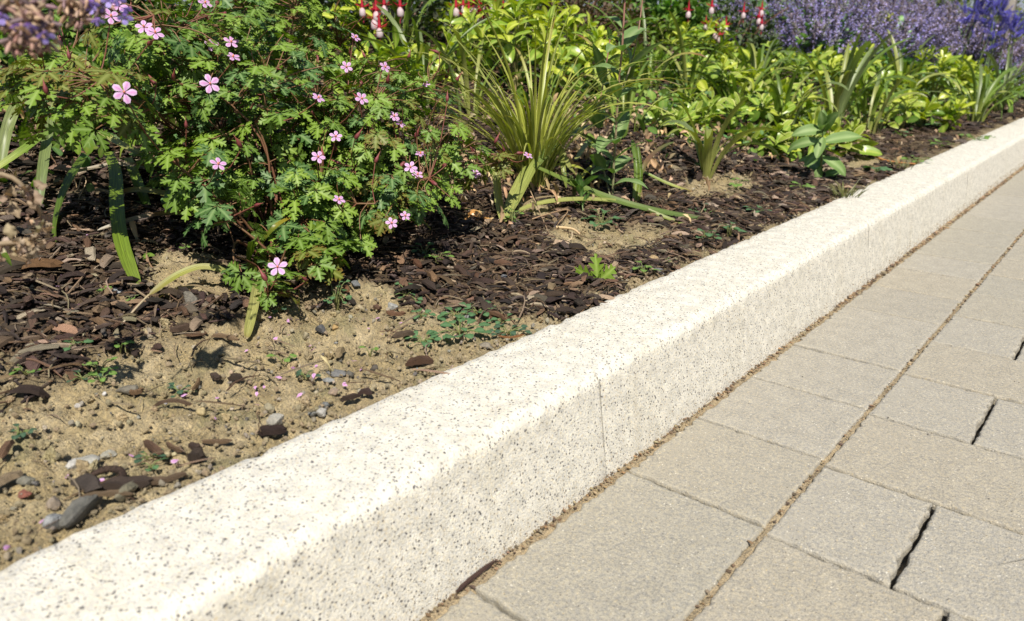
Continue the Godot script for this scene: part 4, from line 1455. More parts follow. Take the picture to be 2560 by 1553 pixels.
	strap_plant("bulb_plant", Vector3(-0.6148, 0.1198, -0.3432), [
		[[Vector3(-0.5939, 0.1262, -0.3364), Vector3(-0.5649, 0.1248, -0.3170), Vector3(-0.5402, 0.1141, -0.2961), Vector3(-0.5236, 0.0992, -0.2788)], 0.0085, [[0.0, Color(0.34, 0.40, 0.06)], [0.2, Color(0.58, 0.56, 0.22)], [0.8, Color(0.52, 0.52, 0.16)], [0.95, Color(0.48, 0.45, 0.14)], [0.97, Color(0.4, 0.2, 0.08)], [1.0, Color(0.55, 0.45, 0.32)]], {"keel": 0.6, "taper": 8.0}],
		[[Vector3(-0.6001, 0.1242, -0.3206), Vector3(-0.6012, 0.1364, -0.3056), Vector3(-0.6100, 0.1410, -0.2905), Vector3(-0.6158, 0.1363, -0.2712), Vector3(-0.6162, 0.1252, -0.2461)], 0.0072, [[0.0, Color(0.34, 0.42, 0.06)], [0.4, Color(0.58, 0.57, 0.22)], [0.75, Color(0.46, 0.48, 0.10)], [1.0, Color(0.40, 0.32, 0.12)]], {"keel": 0.25, "taper": 9.0}],
		[[Vector3(-0.6107, 0.1209, -0.3384), Vector3(-0.6074, 0.1378, -0.3379), Vector3(-0.5849, 0.1618, -0.3301), Vector3(-0.5846, 0.1668, -0.3329)], 0.008, strap_tone(0), {"keel": 0.6}],
		[[Vector3(-0.6096, 0.1207, -0.3402), Vector3(-0.6052, 0.1375, -0.3415), Vector3(-0.5935, 0.1543, -0.3426), Vector3(-0.5818, 0.1710, -0.3517), Vector3(-0.5932, 0.1741, -0.3783)], 0.0055, [[0.0, Color(0.16, 0.22, 0.03)], [0.7, Color(0.22, 0.26, 0.03)], [0.85, Color(0.5, 0.42, 0.05)], [1.0, Color(0.42, 0.2, 0.06)]]],
		[[Vector3(-0.6085, 0.1205, -0.3420), Vector3(-0.6026, 0.1370, -0.3459), Vector3(-0.5955, 0.1496, -0.3461)], 0.007, strap_tone(0)],
		[[Vector3(-0.5921, 0.1177, -0.3150), Vector3(-0.5912, 0.1195, -0.2939), Vector3(-0.6072, 0.1261, -0.2832), Vector3(-0.6177, 0.1246, -0.2702), Vector3(-0.6117, 0.1216, -0.2502)], 0.0045, strap_tone(5), {"twist": 1.0}]],
		"young bulb plant on the tan soil with a yellow leaf pointing down at the kerb", "bulb plant")
	# exposed bulbs
	for q in [[Vector3(-0.6204, 0.1215, -0.6469), Vector3(0.0085, 0.0085, 0.012), "onion brown bulb lying exposed on the mulch, the larger of two"], [Vector3(-0.6099, 0.1191, -0.6581), Vector3(0.0055, 0.006, 0.008), "smaller brown bulb half hidden beside the exposed larger bulb"]]:
		var o := thing("exposed_bulb", on_soil(q[0], q[1].y * 0.7), q[2], "bulb")
		var st := begin()
		var s: Vector3 = q[1]
		lathe(st, Vector3.ZERO, Vector3(0.3, 0.25, -0.9), [[-s.z * 1.1, 0.0006, Color(0.30, 0.17, 0.07)], [-s.z * 0.8, s.x * 0.45, Color(0.34, 0.18, 0.06)], [-s.z * 0.3, s.x * 0.95, Color(0.36, 0.17, 0.05)], [s.z * 0.25, s.x, Color(0.42, 0.22, 0.07)], [s.z * 0.75, s.x * 0.55, Color(0.48, 0.30, 0.12)], [s.z * 1.2, s.x * 0.2, Color(0.55, 0.42, 0.22)], [s.z * 1.5, 0.0004, Color(0.5, 0.38, 0.2)]], 14)
		part("bulb_body", done(st), M.bulb, o)
		st = begin()
		for i in 7:
			var d := Vector3(-0.3, -0.1, 0.9) + rv(0.7)
			tube(st, [Vector3(-0.3, -0.25, 0.9) * s.z, d * s.z * 1.6 + Vector3.DOWN * 0.003, d * s.z * rf(2.2, 3.4) + Vector3.DOWN * 0.006], 0.0004, 0.0002, Color(0.5, 0.36, 0.2), Color(0.45, 0.33, 0.2), 4)
		part("roots", done(st), M.dry, o)
	# golden grass clump
	var base := on_soil(Vector3(-0.6609, 0.1335, -0.8160))
	var blades := []
	for i in 130:
		var az := i * 2.4 + rf(-0.3, 0.3)
		var at := on_soil(base + Vector3(cos(az), 0, sin(az)) * rf(0.0, 0.018), -0.003)
		var t := rng.randi_range(0, 9)
		blades.append([arc(at, az, rf(0.05, 0.55), rf(0.8, 2.3), rf(0.15, 0.30), rf(1.2, 2.2)), rf(0.0030, 0.0066), strap_tone(3 if t < 7 else (2 if t == 7 and rng.randf() < 0.5 else 4)), {"n": 12, "keel": 0.22, "twist": rf(-0.8, 0.8), "taper": 2.2, "blunt": 0.9, "hint": Vector3(-cos(az) * 0.5, 0.8, -sin(az) * 0.5)}])
	strap_plant("grass_clump", base, blades, "yellow green clump of narrow arching grass leaves", "ornamental grass")
	# two loose yellow blades in front of it
	strap_plant("bulb_plant", Vector3(-0.6296, 0.1247, -0.8555), [
		[[Vector3(-0.6339, 0.1334, -0.8956), Vector3(-0.6374, 0.1567, -0.8696), Vector3(-0.6496, 0.1802, -0.8647), Vector3(-0.6524, 0.1810, -0.8665), Vector3(-0.6320, 0.1600, -0.8459), Vector3(-0.6234, 0.1329, -0.8429)], 0.0085, strap_tone(4)],
		[[Vector3(-0.6397, 0.1374, -0.9295), Vector3(-0.6326, 0.1551, -0.8877), Vector3(-0.6513, 0.1607, -0.8638), Vector3(-0.6626, 0.1540, -0.8520)], 0.006, strap_tone(3)],
		[[Vector3(-0.6316, 0.1278, -0.8736), Vector3(-0.6406, 0.1476, -0.9197), Vector3(-0.6370, 0.1563, -0.9567), Vector3(-0.6308, 0.1499, -0.9868)], 0.006, strap_tone(3)],
		[[Vector3(-0.6568, 0.1620, -0.9108), Vector3(-0.6885, 0.1816, -0.9970), Vector3(-0.6763, 0.1578, -1.0218)], 0.009, strap_tone(4)]],
		"few yellow folded leaves at the foot of the golden grass clump", "bulb plant")
	strap_plant("bulb_plant", Vector3(-0.5605, 0.1057, -0.9302), [
		[[Vector3(-0.5619, 0.1071, -0.9279), Vector3(-0.5680, 0.1375, -0.9414), Vector3(-0.5764, 0.1649, -0.9500), Vector3(-0.5978, 0.1904, -0.9709)], 0.009, strap_tone(0), {"keel": 0.6}],
		[[Vector3(-0.5602, 0.1064, -0.9341), Vector3(-0.5635, 0.1262, -0.9418), Vector3(-0.5693, 0.1479, -0.9514), Vector3(-0.5863, 0.1826, -0.9698)], 0.008, strap_tone(0), {"keel": 0.6}],
		[[Vector3(-0.5762, 0.1398, -0.9635), Vector3(-0.5788, 0.1605, -0.9885), Vector3(-0.5946, 0.1699, -1.0506), Vector3(-0.6075, 0.1734, -1.1182)], 0.008, [[0.0, Color(0.2, 0.26, 0.07)], [0.4, Color(0.3, 0.16, 0.09)], [1.0, Color(0.2, 0.28, 0.07)]]],
		[[Vector3(-0.5600, 0.1077, -0.9292), Vector3(-0.5722, 0.1187, -0.9457), Vector3(-0.5828, 0.1315, -0.9525)], 0.006, strap_tone(5)],
		[[Vector3(-0.6093, 0.1390, -1.0178), Vector3(-0.5754, 0.1214, -1.0359), Vector3(-0.5546, 0.1122, -1.0506), Vector3(-0.5425, 0.1042, -1.0724)], 0.006, strap_tone(2)]],
		"narrow bulb plant with straw coloured base next to the upright hairy weed", "bulb plant")
	strap_clump(Vector3(-0.5862, 0.1124, -1.2016), 11, 0.17, 0.013, 2.1, [0, 1, 4, 4], "thick leaved bulb plant with bent grey green leaves above a tan mound of soil")

	# ---- upright hairy weed with opposite leaves
	var lance := []
	for v in 3: lance.append(leaf_mesh({"wid": [0.15, 0.18, 0.13][v], "at": 0.42, "tip": 0.02, "fold": 0.25, "curl": [0.9, 1.3, 0.5][v], "lift": 0.2, "wave": 0.08, "n": 10, "cols": [Color(0.26, 0.35, 0.15), Color(0.135, 0.22, 0.07), Color(0.15, 0.24, 0.08), Color(0.15, 0.24, 0.08)]}, 20 + v))
	paired_plant("hairy_weed", [
		{"line": [Vector3(-0.5877, 0.1125, -0.9095), Vector3(-0.5856, 0.1576, -0.9049), Vector3(-0.5827, 0.2087, -0.9025), Vector3(-0.5791, 0.2686, -0.8983), Vector3(-0.5720, 0.3256, -0.8924), Vector3(-0.5707, 0.3800, -0.8913), Vector3(-0.5690, 0.4086, -0.8899)], "r": 0.0019, "open": 0.95, "grow": 1.3,
			"pairs": [[0.08, 0.045], [0.14, 0.055], [0.20, 0.050], [0.28, 0.055], [0.37, 0.045], [0.46, 0.045], [0.55, 0.05], [0.64, 0.055], [0.72, 0.04], [0.84, 0.03]]},
		{"line": [Vector3(-0.5863, 0.1125, -0.9031), Vector3(-0.6073, 0.1487, -0.9132), Vector3(-0.6226, 0.1930, -0.9223), Vector3(-0.6279, 0.2326, -0.9233), Vector3(-0.6290, 0.2823, -0.9380), Vector3(-0.6299, 0.3369, -0.9500)], "r": 0.0014, "open": 0.8, "grow": 1.3,
			"pairs": [[0.2, 0.045], [0.33, 0.05], [0.48, 0.05], [0.62, 0.055], [0.75, 0.05], [0.86, 0.035], [0.97, 0.02]]},
		{"line": [Vector3(-0.5775, 0.2580, -0.8986), Vector3(-0.5727, 0.2945, -0.9153), Vector3(-0.5711, 0.3360, -0.9283), Vector3(-0.5725, 0.3769, -0.9376), Vector3(-0.5697, 0.4067, -0.9370)], "r": 0.0012, "open": 0.6, "grow": 1.2,
			"pairs": [[0.25, 0.05], [0.9, 0.035]]}],
		"tall hairy weed with narrow opposite leaves and reddish upper stems", "weed", lance, M.matt, Color(0.20, 0.22, 0.11), Color(0.30, 0.11, 0.10))
	var young := []
	for v in 3: young.append(leaf_mesh({"wid": 0.2, "at": 0.5, "tip": 0.05, "fold": 0.15, "curl": [0.5, 0.9, 1.2][v], "lift": 0.15, "wave": 0.08, "n": 10, "cols": [Color(0.20, 0.32, 0.10), Color(0.10, 0.22, 0.05), Color(0.12, 0.23, 0.055), Color(0.12, 0.23, 0.05)]}, 30 + v))
	paired_plant("young_weed", [{"line": [Vector3(-0.5696, 0.1082, -0.8098), Vector3(-0.5778, 0.1252, -0.8176), Vector3(-0.5859, 0.1424, -0.8252)], "r": 0.0009, "open": 0.7, "pairs": [[0.3, 0.024], [0.6, 0.026], [0.85, 0.03], [0.98, 0.02]]}],
		"fresh green young weed in front of the tall hairy weed", "weed", young, M.matt, Color(0.15, 0.2, 0.08), Color(0.15, 0.22, 0.08))
	# ---- broad leaved weed beside the kerb
	var broad := []
	for v in 3: broad.append(leaf_mesh({"wid": [0.19, 0.22, 0.17][v], "at": 0.5, "tip": 0.06, "blunt": 0.7, "fold": 0.18, "curl": [0.5, 1.0, 1.4][v], "lift": 0.15, "wave": 0.07, "n": 12, "cols": [Color(0.29, 0.39, 0.16), Color(0.14, 0.235, 0.062), Color(0.155, 0.25, 0.07), Color(0.155, 0.25, 0.07)]}, 60 + v))
	paired_plant("broad_leaved_weed", [{"line": [Vector3(-0.4680, 0.0867, -1.4411), Vector3(-0.4589, 0.1261, -1.4037), Vector3(-0.4544, 0.1609, -1.3810), Vector3(-0.4437, 0.1855, -1.3443)], "r": 0.0022, "open": 1.1,
		"pairs": [[0.06, 0.042, 0.2, 3, 1.5], [0.14, 0.050, 1.9, 3, 1.6], [0.24, 0.048, 0.9, 3, 1.7], [0.38, 0.055, 2.4, 2, 1.7], [0.5, 0.045, 0.9, 2, 1.5], [0.66, 0.070, 3.1, 2, 1.5], [0.8, 0.05, 1.5, 2, 1.2], [0.95, 0.060, 0.2, 2, 0.45], [0.99, 0.045, 1.7, 2, 0.35]]}],
		"sturdy blue green weed with broad leaves growing close to the kerb", "weed", broad, M.matt, Color(0.17, 0.2, 0.08), Color(0.16, 0.24, 0.08))

	# ---- catmint heads hanging in close to the lens
	var close := spike_mesh(91, 1.0, Color(0.36, 0.25, 0.22), Color(0.34, 0.27, 0.66), 0.5)
	for q in [
		[[Vector3(-0.3888, 0.3178, -0.0938), Vector3(-0.3934, 0.3305, -0.1152), Vector3(-0.3903, 0.3359, -0.1246), Vector3(-0.3936, 0.3467, -0.1440)], [Vector3(-0.3918, 0.3292, -0.1206), Vector3(-0.3846, 0.3309, -0.1265), Vector3(-0.3924, 0.3325, -0.1183), Vector3(-0.3901, 0.3375, -0.1249), Vector3(-0.3841, 0.3251, -0.1284), Vector3(-0.3811, 0.3266, -0.1214), Vector3(-0.3925, 0.3251, -0.1184), Vector3(-0.3886, 0.3360, -0.1296), Vector3(-0.3878, 0.3294, -0.1329), Vector3(-0.3923, 0.3373, -0.1178), Vector3(-0.3803, 0.3331, -0.1232), Vector3(-0.3917, 0.3235, -0.1210)], "pinkish brown catmint flower head hanging nearest the camera above the dead stalks"],
		[[Vector3(-0.4328, 0.3545, -0.1521), Vector3(-0.4297, 0.3457, -0.1621), Vector3(-0.4271, 0.3403, -0.1697), Vector3(-0.4198, 0.3483, -0.1860)], [Vector3(-0.4295, 0.3420, -0.1633), Vector3(-0.4311, 0.3382, -0.1594), Vector3(-0.4274, 0.3431, -0.1684), Vector3(-0.4243, 0.3372, -0.1633), Vector3(-0.4308, 0.3354, -0.1606), Vector3(-0.4258, 0.3460, -0.1722), Vector3(-0.4313, 0.3428, -0.1584)], "catmint flower head with large violet blooms hanging over the herb robert"]]:
		var o := thing("catmint_spray", q[0][0], q[2], "flower spray", "")
		var st := begin()
		tube(st, shift(spline(q[0], 12), q[0][0]), 0.0011, 0.0008, Color(0.22, 0.24, 0.13), Color(0.22, 0.22, 0.13), 7)
		part("stem", done(st), M.stem, o)
		for p in q[1]:
			st = begin()
			for i in 15:
				var d := (rv() + Vector3(0, -0.2, 0)).normalized()
				var at: Vector3 = p - q[0][0] + rv(0.003)
				var c := vary([Color(0.40, 0.25, 0.20), Color(0.27, 0.18, 0.19), Color(0.46, 0.32, 0.22)][rng.randi_range(0, 2)], 0.25)
				lathe(st, at, d, [[0, 0.0005, c], [0.0024, 0.0010, c], [0.005, 0.0009, lin(c, 1.15)], [0.0066, 0.0002, lin(c, 0.8)]], 6)
			part("flower_cluster", done(st), M.matt, o)
		var blooms: Array = [Vector3(-0.4230, 0.3397, -0.1665), Vector3(-0.4183, 0.3346, -0.1653), Vector3(-0.4231, 0.3428, -0.1659), Vector3(-0.4200, 0.3436, -0.1733), Vector3(-0.4185, 0.3448, -0.1768), Vector3(-0.4128, 0.3405, -0.1780), Vector3(-0.4134, 0.3359, -0.1771), Vector3(-0.4262, 0.3419, -0.1716)] if q[2].begins_with("catmint flower") else [Vector3(-0.3822, 0.3306, -0.1176), Vector3(-0.3809, 0.3304, -0.1218), Vector3(-0.3793, 0.3268, -0.1268), Vector3(-0.3881, 0.3342, -0.1150)]
		for p in blooms:
			var fl := Node3D.new()
			fl.name = "bloom"
			o.add_child(fl, true)
			fl.position = p - q[0][0]
			fl.basis = frame((cam_at - p).normalized() + rv(0.6) + Vector3.DOWN * 0.5, Vector3.UP)
			for k in 4:
				var a := TAU * k / 4
				var s := rf(0.0030, 0.0046)
				part("petal", petal_violet(), M.petal, fl, Transform3D((Basis(Vector3.RIGHT, a) * frame(Vector3(0.75, 1, 0), Vector3.RIGHT)).scaled(Vector3(s, s, s * 1.2)), Vector3.ZERO))

var violet: ArrayMesh
func petal_violet() -> ArrayMesh:
	if violet == null: violet = petal_mesh([Color(0.34, 0.26, 0.68), Color(0.36, 0.30, 0.72), Color(0.42, 0.37, 0.76), Color(0.45, 0.42, 0.78)], 5)
	return violet

func plants_behind() -> void:
	# golden shrubs: [px foot, height, radius, shoots, leaf, tones, label]
	for q in [
		[Vector3(-1.0176, 0.2404, -1.1955), 0.115, 0.085, 13, 0.046, [0, 0, 1], "golden green shrub behind the grass clump, its leaves broad and upright"],
		[Vector3(-1.0204, 0.2415, -1.3774), 0.105, 0.09, 14, 0.046, [0, 1, 0], "golden green shrub between the grass clump and the tall hairy weed"],
		[Vector3(-1.1991, 0.2963, -1.2833), 0.10, 0.08, 10, 0.046, [0, 1], "golden green shrub below the red fuchsia with arched leaves around it"],
		[Vector3(-1.0678, 0.2561, -1.5890), 0.07, 0.05, 6, 0.040, [0, 0], "small golden shrub close behind the tall hairy weed stems"],
		[Vector3(-1.0139, 0.2394, -0.8225), 0.075, 0.06, 5, 0.050, [0, 1], "few large golden leaves just behind the straggling herb robert"],
		[Vector3(-1.3098, 0.3303, -1.0400), 0.06, 0.05, 6, 0.045, [0, 0], "golden sprouting shrub under the dark fuchsia at the top edge"],
		[Vector3(-1.0403, 0.2477, -0.9130), 0.05, 0.045, 4, 0.042, [0, 1], "low golden shoot with glossy leaves beside a fallen fuchsia flower"],
		[Vector3(-1.0337, 0.2455, -2.0039), 0.12, 0.08, 10, 0.042, [0, 1], "yellow topped shrub in front of the leafy green bush"],
		[Vector3(-0.8258, 0.1824, -1.7379), 0.07, 0.09, 9, 0.045, [1, 2, 0], "low golden shrub behind the thick leaved bulb plant"],
		[Vector3(-0.7060, 0.1466, -1.6811), 0.05, 0.07, 7, 0.045, [2, 1, 0], "golden shrub with cream edged leaves lying low over dry litter"],
		[Vector3(-0.6569, 0.1322, -1.7879), 0.075, 0.06, 6, 0.045, [1, 2, 0], "golden shoot standing just behind the broad leaved weed"],
		[Vector3(-0.8273, 0.1829, -2.4684), 0.11, 0.085, 9, 0.050, [1, 0, 2], "golden shrub with tall shoots in front of the catmint drift"],
		[Vector3(-0.8259, 0.1824, -2.7807), 0.09, 0.07, 7, 0.050, [0, 1], "golden shrub right under the lower edge of the catmint drift"],
		[Vector3(-0.5504, 0.1033, -2.2996), 0.085, 0.06, 6, 0.052, [2, 0, 2], "open golden shrub with cream margined leaves standing on bare mulch"],
		[Vector3(-0.6188, 0.1215, -2.9610), 0.13, 0.10, 15, 0.055, [0, 0, 1], "brightest yellow shrub, dense and rounded, at the end of the bed"],
		[Vector3(-0.5325, 0.0987, -2.4439), 0.06, 0.07, 6, 0.050, [3, 1], "deep green low shrub at the foot of the brightest yellow shrub"],
		[Vector3(-0.4678, 0.0868, -2.5035), 0.055, 0.03, 2, 0.058, [0, 2], "single golden shoot leaning out on a curved stalk towards the kerb"],
		[Vector3(-0.7478, 0.1591, -1.3819), 0.04, 0.06, 6, 0.042, [2, 1], "withered yellowing shrub among tan dead leaves"],
		[Vector3(-0.5234, 0.0966, -1.7440), 0.045, 0.03, 3, 0.055, [2, 2], "cream edged yellow shoot beside the broad leaved weed"],
		[Vector3(-0.5485, 0.1026, -1.5457), 0.05, 0.05, 5, 0.048, [2, 0], "yellow leaved shoot tucked behind the broad leaved weed's lower leaves"],
		[Vector3(-1.1685, 0.2870, -2.0547), 0.09, 0.07, 8, 0.040, [1, 3], "mid green shrub behind the reddish weed stems"],
		[Vector3(-0.5487, 0.1028, -3.3413), 0.07, 0.11, 11, 0.050, [3, 1], "dark green low shrub at the far end beside trailing leaves"],
		[Vector3(-0.9644, 0.2245, -1.5204), 0.06, 0.06, 6, 0.040, [1, 0], "golden shoot half hidden behind the hairy weed's middle leaves"],
		[Vector3(-0.9412, 0.2174, -2.0972), 0.09, 0.07, 8, 0.042, [1, 0, 2], "golden shrub between the fuchsia with few flowers and the low shrubs"],
		[Vector3(-0.8535, 0.1906, -2.1491), 0.09, 0.07, 8, 0.044, [1, 2, 3], "greener golden shrub below the start of the catmint"],
		[Vector3(-0.7449, 0.1582, -1.4988), 0.05, 0.07, 7, 0.042, [2, 1], "pale golden shrub directly behind the thick leaved bulb plant"],
		[Vector3(-0.5980, 0.1155, -1.4982), 0.035, 0.05, 6, 0.046, [2, 1, 0], "low yellow shrub with drooping leaves left of the broad leaved weed"],
		[Vector3(-0.6722, 0.1367, -2.4498), 0.08, 0.07, 7, 0.050, [1, 2], "mixed green and golden shrub between two wide leaved bulb plants"],
		[Vector3(-0.6403, 0.1276, -3.5160), 0.10, 0.09, 11, 0.055, [0, 1], "golden shrub against the end of the catmint drift"],
		[Vector3(-0.9757, 0.2279, -1.7857), 0.07, 0.06, 7, 0.040, [1, 3], "green shrub at the foot of the leafy bush"],
		[Vector3(-1.1756, 0.2891, -1.5025), 0.11, 0.08, 12, 0.046, [0, 0, 1], "golden green shrub in the second row behind the grass clump"],
		[Vector3(-1.0790, 0.2593, -1.0510), 0.05, 0.05, 4, 0.046, [1, 0], "few golden leaves beside the red fallen flower"],
		[Vector3(-0.5443, 0.1016, -4.1316), 0.08, 0.12, 11, 0.050, [3, 3, 1], "farthest dull green shrub under the end of the catmint"]]:
		shrub(q[0], q[1] * 1.35, q[2] * 1.25, int(q[3] * 1.15) + 1, q[4] * 1.12, q[5], q[6])
	# strap leaved clumps
	for q in [
		[Vector3(-0.9731, 0.2270, -0.9026), 8, 0.22, 0.010, 1.7, [1, 1, 0], "grey green bulb plant arching over the fallen fuchsia flower"],
		[Vector3(-0.9007, 0.2048, -0.9414), 6, 0.20, 0.009, 1.5, [1, 0], "bulb plant with thin upright leaves behind the golden grass"],
		[Vector3(-1.2570, 0.3142, -1.1033), 8, 0.19, 0.012, 1.2, [1], "grey leaved bulb plant below the first fuchsia"],
		[Vector3(-1.3625, 0.3467, -1.5521), 8, 0.20, 0.012, 1.2, [1, 0], "grey green bulb plant between the fuchsia and the brown shrub"],
		[Vector3(-0.9314, 0.2143, -1.5735), 9, 0.24, 0.010, 1.7, [1, 0, 1], "bulb plant with long arching leaves right of the hairy weed stems"],
		[Vector3(-0.8669, 0.1947, -1.6510), 7, 0.24, 0.011, 1.5, [1, 0], "bulb plant with one long stem like leaf crossing the golden shrubs"],
		[Vector3(-0.8441, 0.1879, -1.9904), 9, 0.22, 0.012, 1.4, [1, 0], "tall grey bulb plant under the edge of the catmint"],
		[Vector3(-0.6531, 0.1311, -1.6942), 8, 0.19, 0.012, 1.7, [0, 1, 4], "bulb plant with a kinked leaf behind the broad leaved weed"],
		[Vector3(-0.6181, 0.1213, -1.9545), 11, 0.25, 0.017, 1.3, [1, 0], "bulb plant with wide upright leaves between two golden shrubs"],
		[Vector3(-0.5813, 0.1111, -2.1105), 9, 0.22, 0.014, 1.6, [1, 0], "bulb plant leaning out over the bare mulch near the kerb"],
		[Vector3(-0.7101, 0.1478, -2.8988), 7, 0.24, 0.016, 1.1, [1], "grey bulb plant rising behind the open golden shrub"],
		[Vector3(-0.4564, 0.0861, -2.8340), 12, 0.30, 0.014, 2.0, [1, 0], "trailing bulb plant whose limp leaves fall across to the kerb"],
		[Vector3(-0.4639, 0.0864, -3.3181), 11, 0.28, 0.014, 2.0, [0, 1], "trailing bulb plant nearest the far end of the kerb"],
		[Vector3(-0.7566, 0.1616, -1.6819), 6, 0.17, 0.012, 1.5, [0], "short bulb plant among yellow shrubs above the tan mound"],
		[Vector3(-0.7802, 0.1687, -1.2366), 7, 0.20, 0.010, 1.8, [0, 2], "bulb plant with yellowing leaves behind the hairy weed's foot"],
		[Vector3(-1.4425, 0.3713, -0.9929), 7, 0.18, 0.010, 1.2, [1, 0], "grey bulb leaves showing above the herb robert mound"],
		[Vector3(-1.2855, 0.3230, -0.5061), 7, 0.16, 0.010, 1.4, [0, 1], "bulb plant behind the bronze herb robert leaves"],
		[Vector3(-0.8253, 0.1821, -1.0345), 6, 0.15, 0.006, 1.6, [2, 3], "thin dry leaved tuft behind the golden grass clump"]]:
		strap_clump(q[0], int(q[1] * 1.7), q[2] * 1.1, q[3] * 0.85, q[4] * 1.35, q[5] + [0, 4], q[6], "bulb plant", "", "bulb_plant", 0.03)
	# fuchsias
	var small := leaf_mesh({"wid": 0.24, "at": 0.45, "tip": 0.02, "fold": 0.2, "curl": 0.6, "n": 5, "cols": [Color(1.5, 1.4, 1.3), Color(1, 1, 1), Color(1, 1, 1), Color(1, 1, 1)]}, 8)
	for q in [
		[Vector3(-1.3516, 0.3433, -1.1356), 0.20, 0.17, 900, Color(0.045, 0.060, 0.028), "dark fuchsia bush with red and white flowers above the herb robert", [Vector3(-1.1930, 0.3945, -0.9868), Vector3(-1.1681, 0.3636, -0.9716), Vector3(-1.2205, 0.4080, -1.0308), Vector3(-1.2092, 0.4000, -0.9664), Vector3(-1.2003, 0.4045, -1.0546), Vector3(-1.1964, 0.3802, -0.9836)]],
		[Vector3(-1.4089, 0.3611, -1.4644), 0.22, 0.20, 1100, Color(0.05, 0.065, 0.03), "fuchsia bush thick with red and white flowers behind the golden shrub", [Vector3(-1.2181, 0.4143, -1.2529), Vector3(-1.2028, 0.4058, -1.2544), Vector3(-1.2078, 0.4173, -1.2764), Vector3(-1.1866, 0.4001, -1.2701), Vector3(-1.1831, 0.4143, -1.2860), Vector3(-1.1691, 0.4041, -1.2860), Vector3(-1.1721, 0.4173, -1.3093), Vector3(-1.1607, 0.4067, -1.3202), Vector3(-1.1971, 0.3912, -1.2330), Vector3(-1.2296, 0.4111, -1.2419), Vector3(-1.1652, 0.4186, -1.2885), Vector3(-1.1826, 0.3879, -1.2745)]],
		[Vector3(-1.1519, 0.2819, -2.4831), 0.22, 0.20, 1100, Color(0.055, 0.085, 0.03), "fuchsia bush with few hanging flowers beside the catmint", [Vector3(-1.0397, 0.3897, -2.0504), Vector3(-1.0138, 0.3683, -2.0640), Vector3(-0.9945, 0.3573, -2.0514), Vector3(-0.9307, 0.4053, -2.1561), Vector3(-0.9224, 0.3894, -2.1603), Vector3(-0.9697, 0.4217, -2.1382), Vector3(-0.9294, 0.4266, -2.1667), Vector3(-1.0499, 0.4368, -2.0992), Vector3(-1.0835, 0.4248, -2.0261), Vector3(-0.9903, 0.3838, -2.0749)]]]:
		var at := on_soil(q[0])
		var o := leafy_bush("fuchsia", q[0], q[1], q[2], q[3], small, M.matt, 0.021, q[4], q[5], "flowering shrub")
		fuchsia_flowers(o, at, q[6])
	# fallen fuchsia flowers on the mulch
	for q in [[Vector3(-1.2039, 0.2977, -1.1629), "red fallen fuchsia flower lying on the mulch"], [Vector3(-1.4440, 0.3718, -1.3778), "fallen fuchsia flower with a white skirt beside the grey leaved bulb plant"]]:
		var at: Vector3 = on_soil(q[0], 0.012)
		var o := thing("fallen_fuchsia", at, q[1], "fallen flower")
		fuchsia_flowers(o, at, [at])
	# dark and green bushes along the back
	leafy_bush("brown_shrub", Vector3(-1.3719, 0.3496, -1.9065), 0.24, 0.20, 2600, small, M.matt, 0.017, Color(0.10, 0.065, 0.035), "brownish shrub with tiny dull leaves at the top of the bed")
	leafy_bush("leafy_bush", Vector3(-1.3636, 0.3469, -2.3891), 0.20, 0.22, 1500, round_leaves[4], M.matt, 0.026, Color(0.75, 0.8, 0.7), "rounded mid green bush behind the golden topped shrub")
	leafy_bush("leafy_bush", Vector3(-1.8098, 0.4596, -2.2616), 0.34, 0.20, 1800, small, M.matt, 0.030, Color(0.09, 0.13, 0.04), "green bush behind the brown shrub on the crest of the bed")
	leafy_bush("leafy_bush", Vector3(-1.8005, 0.4467, -1.5818), 0.30, 0.20, 1800, small, M.matt, 0.030, Color(0.085, 0.14, 0.045), "green bush on the crest behind the dark fuchsia")
	leafy_bush("leafy_bush", Vector3(-1.5911, 0.4096, -1.0345), 0.24, 0.16, 1500, small, M.matt, 0.026, Color(0.10, 0.17, 0.04), "green bush on the crest behind the herb robert mound")
	leafy_bush("leafy_bush", Vector3(-1.4437, 0.3925, -0.6859), 0.22, 0.15, 1400, small, M.matt, 0.022, Color(0.11, 0.16, 0.05), "low bush behind the bronze herb robert leaves")
	leafy_bush("leafy_bush", Vector3(-1.4273, 0.3840, -0.4568), 0.24, 0.15, 1400, small, M.matt, 0.022, Color(0.09, 0.13, 0.045), "low grey green bush behind the catmint heads")
	leafy_bush("leafy_bush", Vector3(-1.5012, 0.4842, -3.2679), 0.40, 0.26, 1800, small, M.matt, 0.034, Color(0.08, 0.13, 0.04), "green bush on the crest behind the fuchsia with few flowers")
	# catmint drift
	for q in [
		[Vector3(-1.0669, 0.2558, -2.9232), 0.23, 0.19, 330, "catmint beside the fuchsia, the near end of the purple drift", [0, 1, 2, 5]],
		[Vector3(-0.9959, 0.2341, -3.3145), 0.27, 0.20, 380, "catmint in the middle of the purple drift above the tall golden shrub", [0, 1, 2, 3]],
		[Vector3(-0.9279, 0.2134, -3.9146), 0.30, 0.20, 400, "catmint in the purple drift behind the brightest yellow shrub", [1, 3, 0, 3]],
		[Vector3(-0.7831, 0.1696, -4.0090), 0.24, 0.19, 340, "catmint at the far end of the purple drift", [1, 3, 0, 3]],
		[Vector3(-1.3423, 0.4488, -3.9776), 0.38, 0.20, 360, "catmint at the back of the drift, bluish purple against the top edge", [0, 2, 0, 1]],
		[Vector3(-1.2519, 0.4462, -4.8391), 0.36, 0.20, 360, "catmint at the back of the drift beside the deep blue flowers", [0, 1, 3, 2]]]:
		catmint(q[0], q[1] * 1.2, q[2] * 1.45, int(q[3] * 1.25), q[4], Vector3(-0.25, 0, 0.15), q[5])
